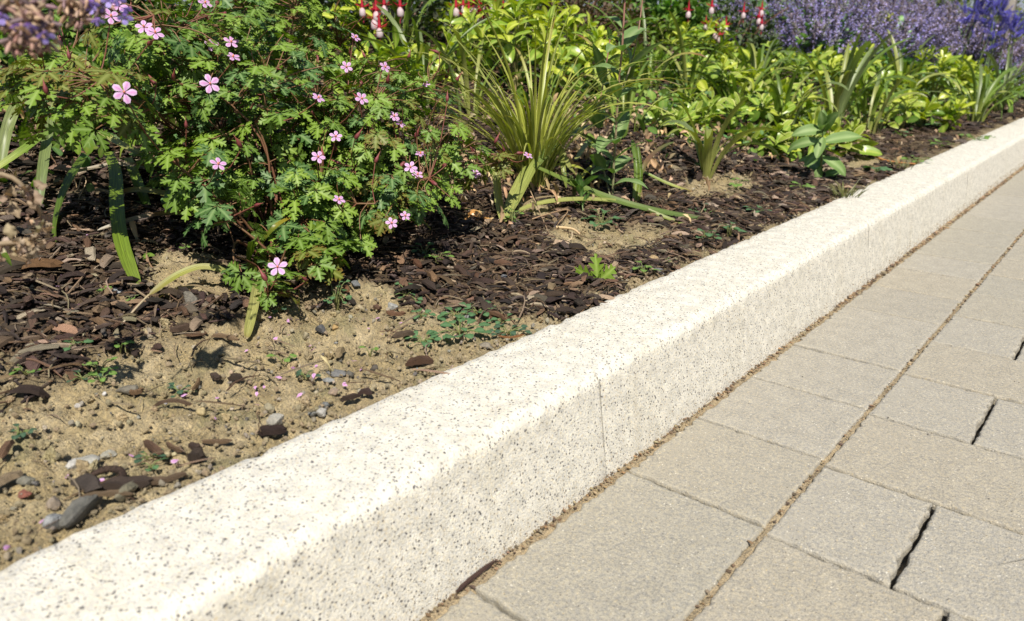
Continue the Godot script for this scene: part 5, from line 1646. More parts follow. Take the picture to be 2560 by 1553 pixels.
	# bushes beyond the drift
	for k in 5:
		leafy_bush("leafy_bush", [Vector3(-1.8375, 0.6569, -5.7018), Vector3(-1.5543, 0.6627, -6.0956), Vector3(-1.2971, 0.6417, -6.4633), Vector3(-0.9728, 0.5977, -6.3195), Vector3(-0.7181, 0.6874, -5.5416)][k], 0.55, 0.42, 1500, small, M.matt, 0.05, [Color(0.10, 0.13, 0.06), Color(0.12, 0.15, 0.07), Color(0.10, 0.14, 0.045), Color(0.14, 0.16, 0.03), Color(0.13, 0.16, 0.03)][k], ["grey green bush beyond the catmint, next to the fuchsia", "grey green bush beyond the middle of the catmint", "green bush beyond the deep blue flowers", "olive bush behind the pale post", "olive bush past the pale post"][k], "shrub", 40)
	# deep blue flowers
	for q in [[Vector3(-0.6282, 0.4381, -3.6444), 0.085, 0.045, 60, "deep blue flowering plant on top of the catmint drift"], [Vector3(-0.5542, 0.3623, -3.6580), 0.065, 0.035, 44, "deep blue flowering plant trailing down the end of the catmint"]]:
		var o := thing("blue_flowering_plant", q[0], q[4], "flowering plant")
		for i in q[3]:
			var d := rv().normalized()
			var p := Vector3(d.x * q[1], d.y * q[2], d.z * q[1]) * rf(0.4, 1.0)
			var L := rf(0.06, 0.09)
			part("flower_spike", spikes[4], M.matt, o, Transform3D(frame(Vector3.UP * 0.6 + rv(0.9), rv()).scaled(Vector3(L, L, L)), p))
		var st := begin()
		for i in 8:
			var d := rv(0.06)
			tube(st, [Vector3(d.x * 2.0, soil_y(q[0].x, q[0].z) - q[0].y, d.z * 2.0), d], 0.003, 0.002, Color(0.1, 0.14, 0.06), Color(0.1, 0.14, 0.06), 4)
		part("stem", done(st), M.stem, o)
	# pale seed head rising through the catmint
	var sp := thing("pale_seed_stalk", Vector3(-0.9088, 0.2047, -3.0661), "pale yellow green seed stalk standing in front of the catmint", "seed stalk")
	var line: Array = spline([Vector3(-0.9088, 0.2047, -3.0661), Vector3(-0.9013, 0.2906, -3.0703), Vector3(-0.8720, 0.3605, -3.0786), Vector3(-0.8358, 0.4217, -3.0873)], 12)
	var st := begin()
	tube(st, shift(line, sp.position), 0.002, 0.001, Color(0.3, 0.32, 0.12), Color(0.4, 0.4, 0.16), 5)
	for i in range(4, 13):
		for k in 9:
			var d := (rv() + Vector3.UP * 0.6).normalized()
			var c := vary(Color(0.36, 0.37, 0.13), 0.3)
			lathe(st, line[i] - sp.position, d, [[0, 0.001, c], [0.012, 0.004, c], [0.022, 0.0005, c]], 4)
	part("seed_head", done(st), M.matt, sp)
	# grass and brown heads past the drift, and the two posts
	var far_blades := []
	var fb := on_soil(Vector3(-0.6282, 0.1242, -4.8849))
	for i in 110:
		var az := rf(0, TAU)
		var at := on_soil(fb + Vector3(rf(-0.35, 0.35), 0, rf(-0.5, 0.35)), -0.003)
		far_blades.append([arc(at, az, rf(0.05, 0.4), rf(0.5, 1.4), rf(0.16, 0.34)), rf(0.006, 0.011), [[0.0, Color(0.10, 0.14, 0.02)], [0.7, vary(Color(0.17, 0.22, 0.03), 0.3)], [1.0, vary(Color(0.26, 0.22, 0.06), 0.3)]], {"n": 7, "taper": 2.2, "hint": Vector3(-cos(az) * 0.5, 0.8, -sin(az) * 0.5)}])
	strap_plant("tall_grass", fb, far_blades, "olive green grassy plant past the end of the catmint drift", "grass plant")
	for q in [[Vector3(-0.7077, 0.5421, -4.6411), 0.036, "pale weathered post standing behind the olive grass"], [Vector3(-0.8333, 0.5462, -4.6200), 0.030, "pale post end just showing behind the deep blue flowers"]]:
		var at := on_soil(q[0])
		var o := thing("garden_post", at, q[2], "post")
		var bm := begin()
		var w: float = q[1]
		lathe(bm, Vector3(0, -0.05, 0), Vector3.UP, [[0.0, 0.0, Color(0.5, 0.45, 0.40)], [0.0, w, Color(0.5, 0.45, 0.40)], [0.55, w, Color(0.52, 0.47, 0.42)], [0.57, w * 0.9, Color(0.55, 0.5, 0.45)], [0.575, 0.0, Color(0.55, 0.5, 0.45)]], 4)
		part("shaft", done(bm), M.stone, o)

	# low weeds and creeping stems that run together between the plants
	var cover := thing("weed_cover", Vector3.ZERO, "low green weeds running together between the golden shrubs", "ground cover")
	cover.set_meta("kind", "stuff")
	var where := [[Vector3(-0.7633, 0.1636, -1.7859), 0.32, 0.5, 1500, 0.055], [Vector3(-0.7086, 0.1474, -2.6572), 0.2, 0.8, 900, 0.06], [Vector3(-0.9140, 0.2091, -1.5099), 0.3, 0.35, 900, 0.05], [Vector3(-0.5416, 0.1009, -3.3789), 0.25, 0.9, 1000, 0.07], [Vector3(-1.1188, 0.2717, -0.4056), 0.30, 0.22, 1700, 0.05], [Vector3(-1.1858, 0.2922, -0.3633), 0.25, 0.2, 1200, 0.06], [Vector3(-1.2231, 0.3035, -0.6769), 0.3, 0.3, 700, 0.05], [Vector3(-1.2828, 0.3219, -1.3737), 0.3, 0.4, 500, 0.04]]
	var lp := [[], []]
	var lt := [[], []]
	for w in where:
		for i in w[3]:
			var d := Vector2(rng.randfn(), rng.randfn()) * 0.55
			var x: float = w[0].x + d.x * w[1]
			var z: float = w[0].z + d.y * w[2]
			if x > KERB_BACK - 0.17 - 0.04 * sin(z * 9.0): continue
			var s := rf(0.006, 0.015)
			var k := 0 if rng.randf() < 0.6 else 1
			lp[k].append(Transform3D(frame(rv() + Vector3(0, 0.3, 0), Vector3.UP + rv(0.7)).scaled(Vector3(s, s, s) if k == 0 else Vector3(s * 2.4, s * 2.0, s * 0.8)), on_soil(Vector3(x, 0, z), w[4] * pow(rng.randf(), 1.6))))
			lt[k].append(vary(Color(1.2, 1.05, 0.7), 0.45))
	scatter("weed_leaves", round_leaves[0], M.matt, lp[0], lt[0], cover)
	scatter("weed_leaves", round_leaves[4], M.matt, lp[1], lt[1], cover)
	# straw and dead leaf litter between the shrubs
	var litter := thing("dead_leaf_litter", Vector3.ZERO, "tan dead leaves and straw lying between the plants", "leaf litter")
	litter.set_meta("kind", "stuff")
	var dead := leaf_mesh({"wid": 0.16, "at": 0.5, "tip": 0.05, "fold": 0.4, "curl": 1.5, "wave": 0.3, "n": 6, "cols": [Color(0.6, 0.45, 0.28), Color(0.55, 0.40, 0.24), Color(0.5, 0.35, 0.2), Color(0.5, 0.35, 0.2)]}, 12)
	var dp := []
	var dt := []
	for w in [[Vector3(-0.8106, 0.1776, -1.4076), 0.16, 0.28, 420], [Vector3(-0.6736, 0.1370, -1.6086), 0.15, 0.35, 220], [Vector3(-0.6869, 0.1409, -0.9638), 0.12, 0.2, 240], [Vector3(-0.7305, 0.1537, -0.7695), 0.10, 0.14, 120], [Vector3(-0.6446, 0.1289, -2.2460), 0.2, 0.5, 150], [Vector3(-1.1109, 0.2690, -0.3538), 0.3, 0.2, 260], [Vector3(-1.0801, 0.2598, -1.1550), 0.3, 0.3, 200]]:
		for i in w[3]:
			var x: float = minf(w[0].x + rng.randfn() * 0.6 * w[1], KERB_BACK - 0.03)
			var z: float = w[0].z + rng.randfn() * 0.6 * w[2]
			var s := rf(0.010, 0.030)
			dp.append(Transform3D(frame(rv() * Vector3(1, 0.5, 1), Vector3.UP + rv(0.8)).scaled(Vector3(s, s, s * rf(0.1, 0.5))), on_soil(Vector3(x, 0, z), rf(0.003, 0.03))))
			dt.append(vary(Color(1, 1, 1), 0.35))
	scatter("dead_leaves", dead, M.dry, dp, dt, litter)

func weeds_and_stones() -> void:
	# ---- seedlings: place, leaves, radius, leaf size, tone, height, label
	for q in [
		[Vector3(-0.4243, 0.0847, -0.4228), 15, 0.019, 0.0095, 0, 0.006, "dense round leaved seedling cluster beside the kerb, its biggest leaf lowest"],
		[Vector3(-0.4558, 0.0860, -0.4486), 9, 0.013, 0.0075, 0, 0.006, "round leaved seedlings just behind the densest cluster near the kerb"],
		[Vector3(-0.4505, 0.0854, -0.4736), 13, 0.016, 0.0082, 0, 0.006, "spreading round leaved seedlings next to two crossed bark chips"],
		[Vector3(-0.4316, 0.0849, -0.3870), 10, 0.011, 0.0062, 0, 0.005, "small oval group of round leaved seedlings on tan soil"],
		[Vector3(-0.4736, 0.0870, -0.4231), 6, 0.007, 0.0065, 0, 0.005, "little round leaved seedling under a brown chip"],
		[Vector3(-0.5155, 0.0948, -0.4445), 9, 0.014, 0.0062, 0, 0.006, "seedlings beside the pale grey pebble at the mulch edge"],
		[Vector3(-0.4170, 0.0845, -0.4715), 7, 0.010, 0.0062, 0, 0.004, "flat row of oval seedling leaves close to the kerb edge"],
		[Vector3(-0.3965, 0.0834, -0.4546), 14, 0.014, 0.0060, 2, 0.004, "dull green creeping seedlings touching the kerb"],
		[Vector3(-0.5289, 0.0977, -0.3725), 14, 0.011, 0.0052, 0, 0.022, "upright clover like seedling standing on the tan soil"],
		[Vector3(-0.5724, 0.1089, -0.5191), 10, 0.013, 0.0060, 0, 0.012, "seedlings in the mulch in front of the shaded hollow"],
		[Vector3(-0.5464, 0.1022, -0.5146), 6, 0.010, 0.0085, 1, 0.014, "bright pointed seedling alone in the dark mulch"],
		[Vector3(-0.5389, 0.0996, -0.1733), 8, 0.009, 0.0058, 1, 0.007, "bright green seedling pair next to the brown stone"],
		[Vector3(-0.5224, 0.0961, -0.1675), 5, 0.006, 0.0048, 1, 0.006, "tiny bright seedling directly below the bright pair"],
		[Vector3(-0.5329, 0.0981, -0.1581), 6, 0.008, 0.0055, 2, 0.004, "bluish flat seedling on the edge of the tan soil"],
		[Vector3(-0.5618, 0.1056, -0.1977), 4, 0.007, 0.0058, 1, 0.008, "three leaved seedling near dark bark pieces"],
		[Vector3(-0.5768, 0.1096, -0.1717), 5, 0.007, 0.0058, 0, 0.007, "small seedling among the dark bark"],
		[Vector3(-0.5575, 0.1048, -0.1323), 5, 0.006, 0.0048, 1, 0.005, "seedling by the frame side where the tan soil begins"],
		[Vector3(-0.4972, 0.0906, -0.1076), 6, 0.006, 0.0048, 2, 0.004, "blue green seedling growing in a crack of the tan soil"],
		[Vector3(-0.4238, 0.0842, -0.1529), 6, 0.006, 0.0046, 2, 0.004, "bluish seedling right of the flat grey stone"],
		[Vector3(-0.4142, 0.0841, -0.1493), 4, 0.005, 0.0046, 0, 0.004, "smallest seedling beside a thin twig near the kerb"],
		[Vector3(-0.4903, 0.0899, -0.2048), 6, 0.006, 0.0046, 2, 0.004, "dark seedling beside the pinkish pebble"],
		[Vector3(-0.4469, 0.0855, -0.2807), 6, 0.006, 0.0046, 2, 0.004, "bluish seedling under the leaf shadow"],
		[Vector3(-0.4491, 0.0858, -0.3435), 3, 0.005, 0.0060, 1, 0.006, "little pale green seedling in the middle of the tan soil"],
		[Vector3(-0.4842, 0.0884, -0.2845), 3, 0.006, 0.0060, 1, 0.006, "pale seedling in the herb robert's shadow"],
		[Vector3(-0.5480, 0.1024, -0.3255), 6, 0.009, 0.0058, 2, 0.005, "grey green seedling under the one flowered herb robert"],
		[Vector3(-0.6434, 0.1283, -0.2151), 3, 0.006, 0.0055, 1, 0.006, "seedling in the mulch by the small stone and yellow leaf"],
		[Vector3(-0.6230, 0.1224, -0.2347), 4, 0.006, 0.0060, 1, 0.006, "seedling by the bottom tip of the broad hanging leaf"],
		[Vector3(-0.6786, 0.1381, -0.3138), 5, 0.008, 0.0055, 1, 0.006, "seedling at the edge of the small tan patch"],
		[Vector3(-0.4109, 0.0839, -0.8590), 9, 0.013, 0.0095, 0, 0.014, "clover with rounded leaves at the back of the kerb"],
		[Vector3(-0.3983, 0.0836, -0.8987), 8, 0.012, 0.0110, 0, 0.018, "second clover a little farther along the kerb"],
		[Vector3(-0.3975, 0.0834, -0.6831), 7, 0.009, 0.0085, 1, 0.014, "pale green weed growing against the back of the kerb"],
		[Vector3(-0.4035, 0.0838, -0.7390), 8, 0.014, 0.0040, 0, 0.004, "fine creeping seedlings by the rusty brown pebble"],
		[Vector3(-0.5370, 0.0996, -0.8075), 12, 0.020, 0.0125, 0, 0.010, "flattened green weed on a soil mound under the long leaf"],
		[Vector3(-0.5853, 0.1119, -0.6820), 9, 0.009, 0.0065, 1, 0.026, "slim seedling just in front of the pale leaf bases"],
		[Vector3(-0.6027, 0.1168, -0.8336), 12, 0.012, 0.0045, 0, 0.040, "wiry small weed standing in front of the long sprawling leaf"],
		[Vector3(-0.4731, 0.0873, -0.9819), 10, 0.020, 0.0080, 0, 0.006, "creeping seedlings at the end of the sprawling leaf"],
		[Vector3(-0.5025, 0.0921, -1.0198), 9, 0.018, 0.0075, 2, 0.006, "greyish seedlings on the mulch below the tan mound"],
		[Vector3(-0.4330, 0.0851, -1.0646), 8, 0.015, 0.0085, 0, 0.010, "low green weed beside the kerb before the broad leaved weed"],
		[Vector3(-0.5234, 0.0967, -1.1894), 6, 0.008, 0.0110, 1, 0.014, "bright tuft growing on top of the tan mound"],
		[Vector3(-0.4456, 0.0856, -1.2849), 8, 0.016, 0.0110, 1, 0.014, "pointed green weed between the broad leaved weed and the kerb"],
		[Vector3(-0.4014, 0.0838, -1.5563), 8, 0.014, 0.0160, 0, 0.016, "ribbed pale green weed close to the kerb"],
		[Vector3(-0.5163, 0.0950, -2.1706), 6, 0.016, 0.0150, 0, 0.012, "light green seedling on the open dark mulch"],
		[Vector3(-0.3838, 0.0831, -1.7828), 10, 0.022, 0.0120, 1, 0.012, "green weed patch at the kerb beside the orange stalk"],
		[Vector3(-0.4027, 0.0838, -2.0905), 7, 0.02, 0.0150, 1, 0.018, "small upright weed on the kerb edge past the orange stalk"],
		[Vector3(-0.3696, 0.0830, -2.3442), 14, 0.035, 0.0140, 1, 0.012, "mat of green weed lapping over the far kerb"],
		[Vector3(-0.5175, 0.0953, -2.4268), 6, 0.022, 0.0300, 0, 0.03, "pale lobed weed under the yellow shrub"]]:
		seedling("seedling", q[0], q[1], q[2], q[3], q[6], q[4], q[5])
	# ragwort seedling with a cut upright leaf
	var rg := on_soil(Vector3(-0.4165, 0.0843, -0.6216))
	var o := thing("cut_leaved_weed", rg, "upright weed with toothed leaves growing at the kerb edge of the bare soil", "weed")
	for q in [[Vector3(-0.1, 1.0, 0.05), 0.032], [Vector3(0.7, 0.4, -0.6), 0.021], [Vector3(-0.5, 0.3, -0.6), 0.015], [Vector3(0.2, 0.35, 0.7), 0.013]]:
		part("leaf", cut_leaves[12 + rng.randi_range(0, 2)], M.herb, o, Transform3D(frame(q[0], Vector3(0.5, 0.3, 0.8)).scaled(Vector3(q[1], q[1], q[1] * 0.6)), Vector3(0, 0.002, 0)))
	# wiry tuft at the kerb
	for q in [[Vector3(-0.3731, 0.0829, -1.2883), 46, 0.030, 0.020, "wiry grass tuft with tiny white flowers spilling onto the kerb"], [Vector3(-0.3842, 0.0831, -1.6742), 30, 0.024, 0.018, "brownish mossy grass tuft on the kerb edge under the orange stalk"]]:
		var at := on_soil(q[0])
		var bl := []
		for i in q[1]:
			var az := rf(0, TAU)
			bl.append([arc(on_soil(at + Vector3(cos(az), 0, sin(az)) * rf(0, q[3])), az, rf(0.2, 0.8), rf(0.8, 1.6), q[2] * rf(0.5, 1.3)), rf(0.0012, 0.0022), [[0.0, Color(0.20, 0.22, 0.07)], [1.0, vary(Color(0.26, 0.25, 0.09), 0.4)]], {"n": 5, "taper": 2.5}])
		strap_plant("wiry_tuft", at, bl, q[4], "grass tuft")
	# ---- stones: place, size, colour, turn, label, cuts, sink
	var grey := Color(0.30, 0.30, 0.29)
	for q in [
		[Vector3(-0.5888, 0.1132, -0.2688), Vector3(0.0075, 0.0095, 0.0062), Color(0.24, 0.22, 0.18), Vector3(0.2, 0.5, 0.1), "grey upright stone with flat facets beside the yellow arched leaf", 7, 0.2],
		[Vector3(-0.5039, 0.0923, -0.1768), Vector3(0.0095, 0.005, 0.0075), Color(0.20, 0.18, 0.14), Vector3(0.1, 0.9, 0.1), "brown and grey angular stone at the edge of the mulch", 7, 0.25],
		[Vector3(-0.4480, 0.0858, -0.1241), Vector3(0.0105, 0.004, 0.0075), Color(0.42, 0.41, 0.37), Vector3(0.05, 0.7, 0.1), "flat pale grey stone sunk in the tan soil", 8, 0.35],
		[Vector3(-0.4475, 0.0851, -0.1178), Vector3(0.0045, 0.004, 0.0045), Color(0.60, 0.58, 0.54), Vector3(0, 0.3, 0), "small white stone against the flat grey stone", 7, 0.2],
		[Vector3(-0.4519, 0.0854, -0.1399), Vector3(0.0065, 0.004, 0.006), Color(0.42, 0.40, 0.33), Vector3(0, 1.3, 0), "pale dusty stone above the curled bark", 8, 0.4],
		[Vector3(-0.3955, 0.0830, -0.1033), Vector3(0.0165, 0.0075, 0.0065), Color(0.17, 0.165, 0.145), Vector3(0.1, -0.95, 0.1), "long dark slate lying against the back of the kerb", 7, 0.2],
		[Vector3(-0.3950, 0.0832, -0.0913), Vector3(0.0085, 0.006, 0.006), Color(0.30, 0.31, 0.32), Vector3(0.1, -0.7, 0.1), "bluish grey stone touching the long dark slate", 8, 0.2],
		[Vector3(-0.3958, 0.0830, -0.1272), Vector3(0.0105, 0.006, 0.0055), Color(0.20, 0.18, 0.12), Vector3(0.1, -1.0, 0.15), "olive brown stone by the kerb right of the dark slate", 8, 0.25],
		[Vector3(-0.4157, 0.0842, -0.0963), Vector3(0.0075, 0.0042, 0.005), Color(0.38, 0.31, 0.24), Vector3(0, -0.7, 0), "rounded tan pebble above the bluish stone", 12, 0.25],
		[Vector3(-0.4447, 0.0851, -0.0933), Vector3(0.0055, 0.004, 0.0045), Color(0.20, 0.19, 0.15), Vector3(0, 0.4, 0), "grey stone next to the reddish fragment", 8, 0.25],
		[Vector3(-0.4368, 0.0851, -0.0898), Vector3(0.0055, 0.003, 0.004), Color(0.26, 0.09, 0.06), Vector3(0, 0.6, 0), "reddish brick fragment half buried near the pale wood chip", 8, 0.3],
		[Vector3(-0.5077, 0.0926, -0.3382), Vector3(0.0062, 0.0055, 0.0058), Color(0.10, 0.10, 0.105), Vector3(0, 0.3, 0), "rounded black pebble below the fallen stem", 10, 0.25],
		[Vector3(-0.5078, 0.0926, -0.3234), Vector3(0.0042, 0.005, 0.0042), Color(0.36, 0.31, 0.2), Vector3(0, 0.6, 0.2), "tan pebble in the leaf shadow beside the black pebble", 12, 0.3],
		[Vector3(-0.5019, 0.0916, -0.3488), Vector3(0.0042, 0.003, 0.0036), Color(0.48, 0.32, 0.13), Vector3(0, 0.2, 0), "small orange pebble right of the black one", 12, 0.3],
		[Vector3(-0.5094, 0.0931, -0.4190), Vector3(0.0085, 0.0055, 0.0058), Color(0.40, 0.40, 0.38), Vector3(0, 0.5, 0), "speckled pale grey pebble at the edge of the mulch", 8, 0.25],
		[Vector3(-0.5220, 0.0960, -0.3918), Vector3(0.006, 0.0035, 0.0045), Color(0.46, 0.38, 0.24), Vector3(0, 0.2, 0), "beige pebble left of the speckled grey one", 10, 0.3],
		[Vector3(-0.4214, 0.0843, -0.3249), Vector3(0.0052, 0.0044, 0.0046), Color(0.085, 0.07, 0.055), Vector3(0, 0.3, 0), "dark brown rounded pebble casting a small shadow", 14, 0.15],
		[Vector3(-0.4298, 0.0848, -0.3085), Vector3(0.0045, 0.003, 0.0036), Color(0.12, 0.11, 0.09), Vector3(0, 0.9, 0), "second dark pebble beside the brown rounded one", 12, 0.25],
		[Vector3(-0.4425, 0.0850, -0.3049), Vector3(0.011, 0.0025, 0.007), Color(0.20, 0.20, 0.20), Vector3(0, 0.6, 0), "dark grey flat stone flush with the tan soil", 8, 0.42],
		[Vector3(-0.4326, 0.0848, -0.2901), Vector3(0.006, 0.003, 0.004), Color(0.27, 0.28, 0.28), Vector3(0, 0.2, 0), "blue grey stone just below the flush flat stone", 8, 0.3],
		[Vector3(-0.4057, 0.0841, -0.2286), Vector3(0.009, 0.005, 0.005), Color(0.42, 0.40, 0.35), Vector3(0.2, 1.0, 0.3), "long pale stone tilted near the kerb", 7, 0.25],
		[Vector3(-0.4233, 0.0845, -0.2352), Vector3(0.006, 0.004, 0.005), Color(0.33, 0.29, 0.19), Vector3(0, 0.3, 0), "tan stone above the tilted pale stone", 10, 0.3],
		[Vector3(-0.3925, 0.0835, -0.2562), Vector3(0.008, 0.0045, 0.005), Color(0.46, 0.44, 0.40), Vector3(0, -0.6, 0), "whitish stone against the kerb back", 8, 0.25],
		[Vector3(-0.3976, 0.0837, -0.2514), Vector3(0.0045, 0.003, 0.004), Color(0.30, 0.30, 0.28), Vector3(0, 0, 0), "grey stone left of the whitish one by the kerb", 8, 0.25],
		[Vector3(-0.4012, 0.0839, -0.2881), Vector3(0.0038, 0.0026, 0.003), Color(0.46, 0.35, 0.2), Vector3(0, 0.3, 0), "orange stained pebble near the kerb", 10, 0.25],
		[Vector3(-0.4138, 0.0839, -0.2817), Vector3(0.007, 0.003, 0.005), Color(0.36, 0.27, 0.2), Vector3(0, 0.3, 0), "brown flat pebble with pink petals around it", 10, 0.3],
		[Vector3(-0.4019, 0.0833, -0.2660), Vector3(0.004, 0.003, 0.004), Color(0.2, 0.21, 0.21), Vector3(0, 0.3, 0), "slate grey pebble above the whitish stone", 9, 0.3],
		[Vector3(-0.5090, 0.0934, -0.1630), Vector3(0.002, 0.002, 0.002), Color(0.7, 0.68, 0.66), Vector3(0, 0, 0), "tiny white quartz bit on the tan soil", 9, 0.2],
		[Vector3(-0.5072, 0.0925, -0.1450), Vector3(0.003, 0.0025, 0.003), Color(0.66, 0.62, 0.58), Vector3(0, 0, 0), "white quartz pebble on the cracked tan soil", 9, 0.2],
		[Vector3(-0.4188, 0.0844, -0.1617), Vector3(0.0042, 0.0034, 0.004), Color(0.46, 0.38, 0.22), Vector3(0, 0, 0), "tan rounded pebble near the bark pieces by the kerb", 14, 0.25],
		[Vector3(-0.4536, 0.0859, -0.2021), Vector3(0.0055, 0.0048, 0.005), Color(0.44, 0.35, 0.18), Vector3(0, 0, 0), "lump of tan earth beside a broken stem", 14, 0.2],
		[Vector3(-0.4920, 0.0896, -0.2086), Vector3(0.0042, 0.003, 0.004), Color(0.28, 0.20, 0.17), Vector3(0, 0, 0), "pinkish brown pebble on the tan soil", 12, 0.3],
		[Vector3(-0.4964, 0.0907, -0.2079), Vector3(0.004, 0.002, 0.003), Color(0.38, 0.39, 0.38), Vector3(0, 0.5, 0), "pale grey pebble touching the pinkish one", 9, 0.3],
		[Vector3(-0.4981, 0.0911, -0.6891), Vector3(0.0062, 0.0035, 0.0105), Color(0.155, 0.165, 0.185), Vector3(0.1, 0.5, 0.2), "dark blue grey pebble in the farther tan patch", 8, 0.25],
		[Vector3(-0.4147, 0.0841, -0.7329), Vector3(0.0125, 0.0062, 0.009), Color(0.44, 0.31, 0.16), Vector3(0, 0.4, 0), "large ochre pebble near the kerb in the farther tan patch", 12, 0.25],
		[Vector3(-0.4284, 0.0847, -0.7252), Vector3(0.0085, 0.0055, 0.006), Color(0.14, 0.09, 0.07), Vector3(0, 0.5, 0), "rusty brown pebble touching the large ochre pebble", 10, 0.25],
		[Vector3(-0.4427, 0.0855, -0.7977), Vector3(0.0072, 0.0055, 0.006), Color(0.48, 0.37, 0.2), Vector3(0, 0.2, 0), "rounded straw coloured pebble behind the large ochre pebble", 14, 0.25],
		[Vector3(-0.3914, 0.0834, -0.7046), Vector3(0.011, 0.0045, 0.007), Color(0.17, 0.17, 0.175), Vector3(0, 0.2, 0), "flat dark grey stone beside the kerb under the pale green weed", 8, 0.25],
		[Vector3(-0.4779, 0.0880, -0.7560), Vector3(0.008, 0.005, 0.006), Color(0.44, 0.35, 0.2), Vector3(0, 0.2, 0), "beige wedge shaped pebble in the farther tan patch", 8, 0.3],
		[Vector3(-0.5165, 0.0950, -0.6961), Vector3(0.003, 0.0028, 0.003), Color(0.34, 0.34, 0.33), Vector3(0, 0.2, 0), "small round grey pebble beside the dark blue grey one", 12, 0.25],
		[Vector3(-0.4803, 0.0881, -0.6294), Vector3(0.0055, 0.0048, 0.005), Color(0.15, 0.085, 0.05), Vector3(0, 0.2, 0), "rounded chestnut pebble at the edge of the mulch", 14, 0.2],
		[Vector3(-0.4891, 0.0897, -0.5560), Vector3(0.005, 0.003, 0.005), Color(0.16, 0.165, 0.18), Vector3(0, 0.2, 0), "slate pebble among bark near the chestnut one", 8, 0.25],
		[Vector3(-0.4491, 0.0857, -0.4596), Vector3(0.008, 0.004, 0.006), Color(0.28, 0.29, 0.28), Vector3(0, 0.2, 0), "grey stone among the round leaved seedlings", 8, 0.3],
		[Vector3(-0.3923, 0.0832, -0.4214), Vector3(0.009, 0.003, 0.006), Color(0.30, 0.26, 0.20), Vector3(0, -0.5, 0), "brownish flat stone flush against the kerb", 8, 0.3],
		[Vector3(-0.6438, 0.1287, -0.2288), Vector3(0.009, 0.004, 0.0055), Color(0.36, 0.38, 0.40), Vector3(0, 0.8, 0.1), "grey flake of stone near the tip of the broad hanging leaf", 8, 0.25],
		[Vector3(-0.5549, 0.1041, -0.4127), Vector3(0.006, 0.005, 0.005), Color(0.2, 0.21, 0.22), Vector3(0, 0.3, 0), "dark wet looking stone under the herb robert", 8, 0.25]]:
		pebble(q[0], q[1], q[2], q[3], q[4], q[5], q[6])
	for i in 40:
		var x := KERB_BACK - 0.005 - pow(rng.randf(), 1.2) * 0.22
		var z := -0.02 - rng.randf() * 0.95
		var p := Vector3(x, soil_y(x, z), z)
		if bareness(x, z) < 0.4 or not in_view(p): continue
		var s := rf(0.0014, 0.0030)
		pebble(p, Vector3(s, s * 0.7, s * 0.85), vary([grey, Color(0.50, 0.41, 0.27), Color(0.24, 0.23, 0.22)][rng.randi_range(0, 2)], 0.25), Vector3(0, rf(0, 6), 0), "small pebble pressed into the bare tan soil", 10, 0.3, "pebble", "pebble", "small pebbles in the tan soil")
		note_loose(get_child(get_child_count() - 1), "small soil pebble", p, s)
	# ---- special pieces of bark and wood: place, length, width, height, yaw, colour, label
	var dark := Color(0.085, 0.055, 0.04)
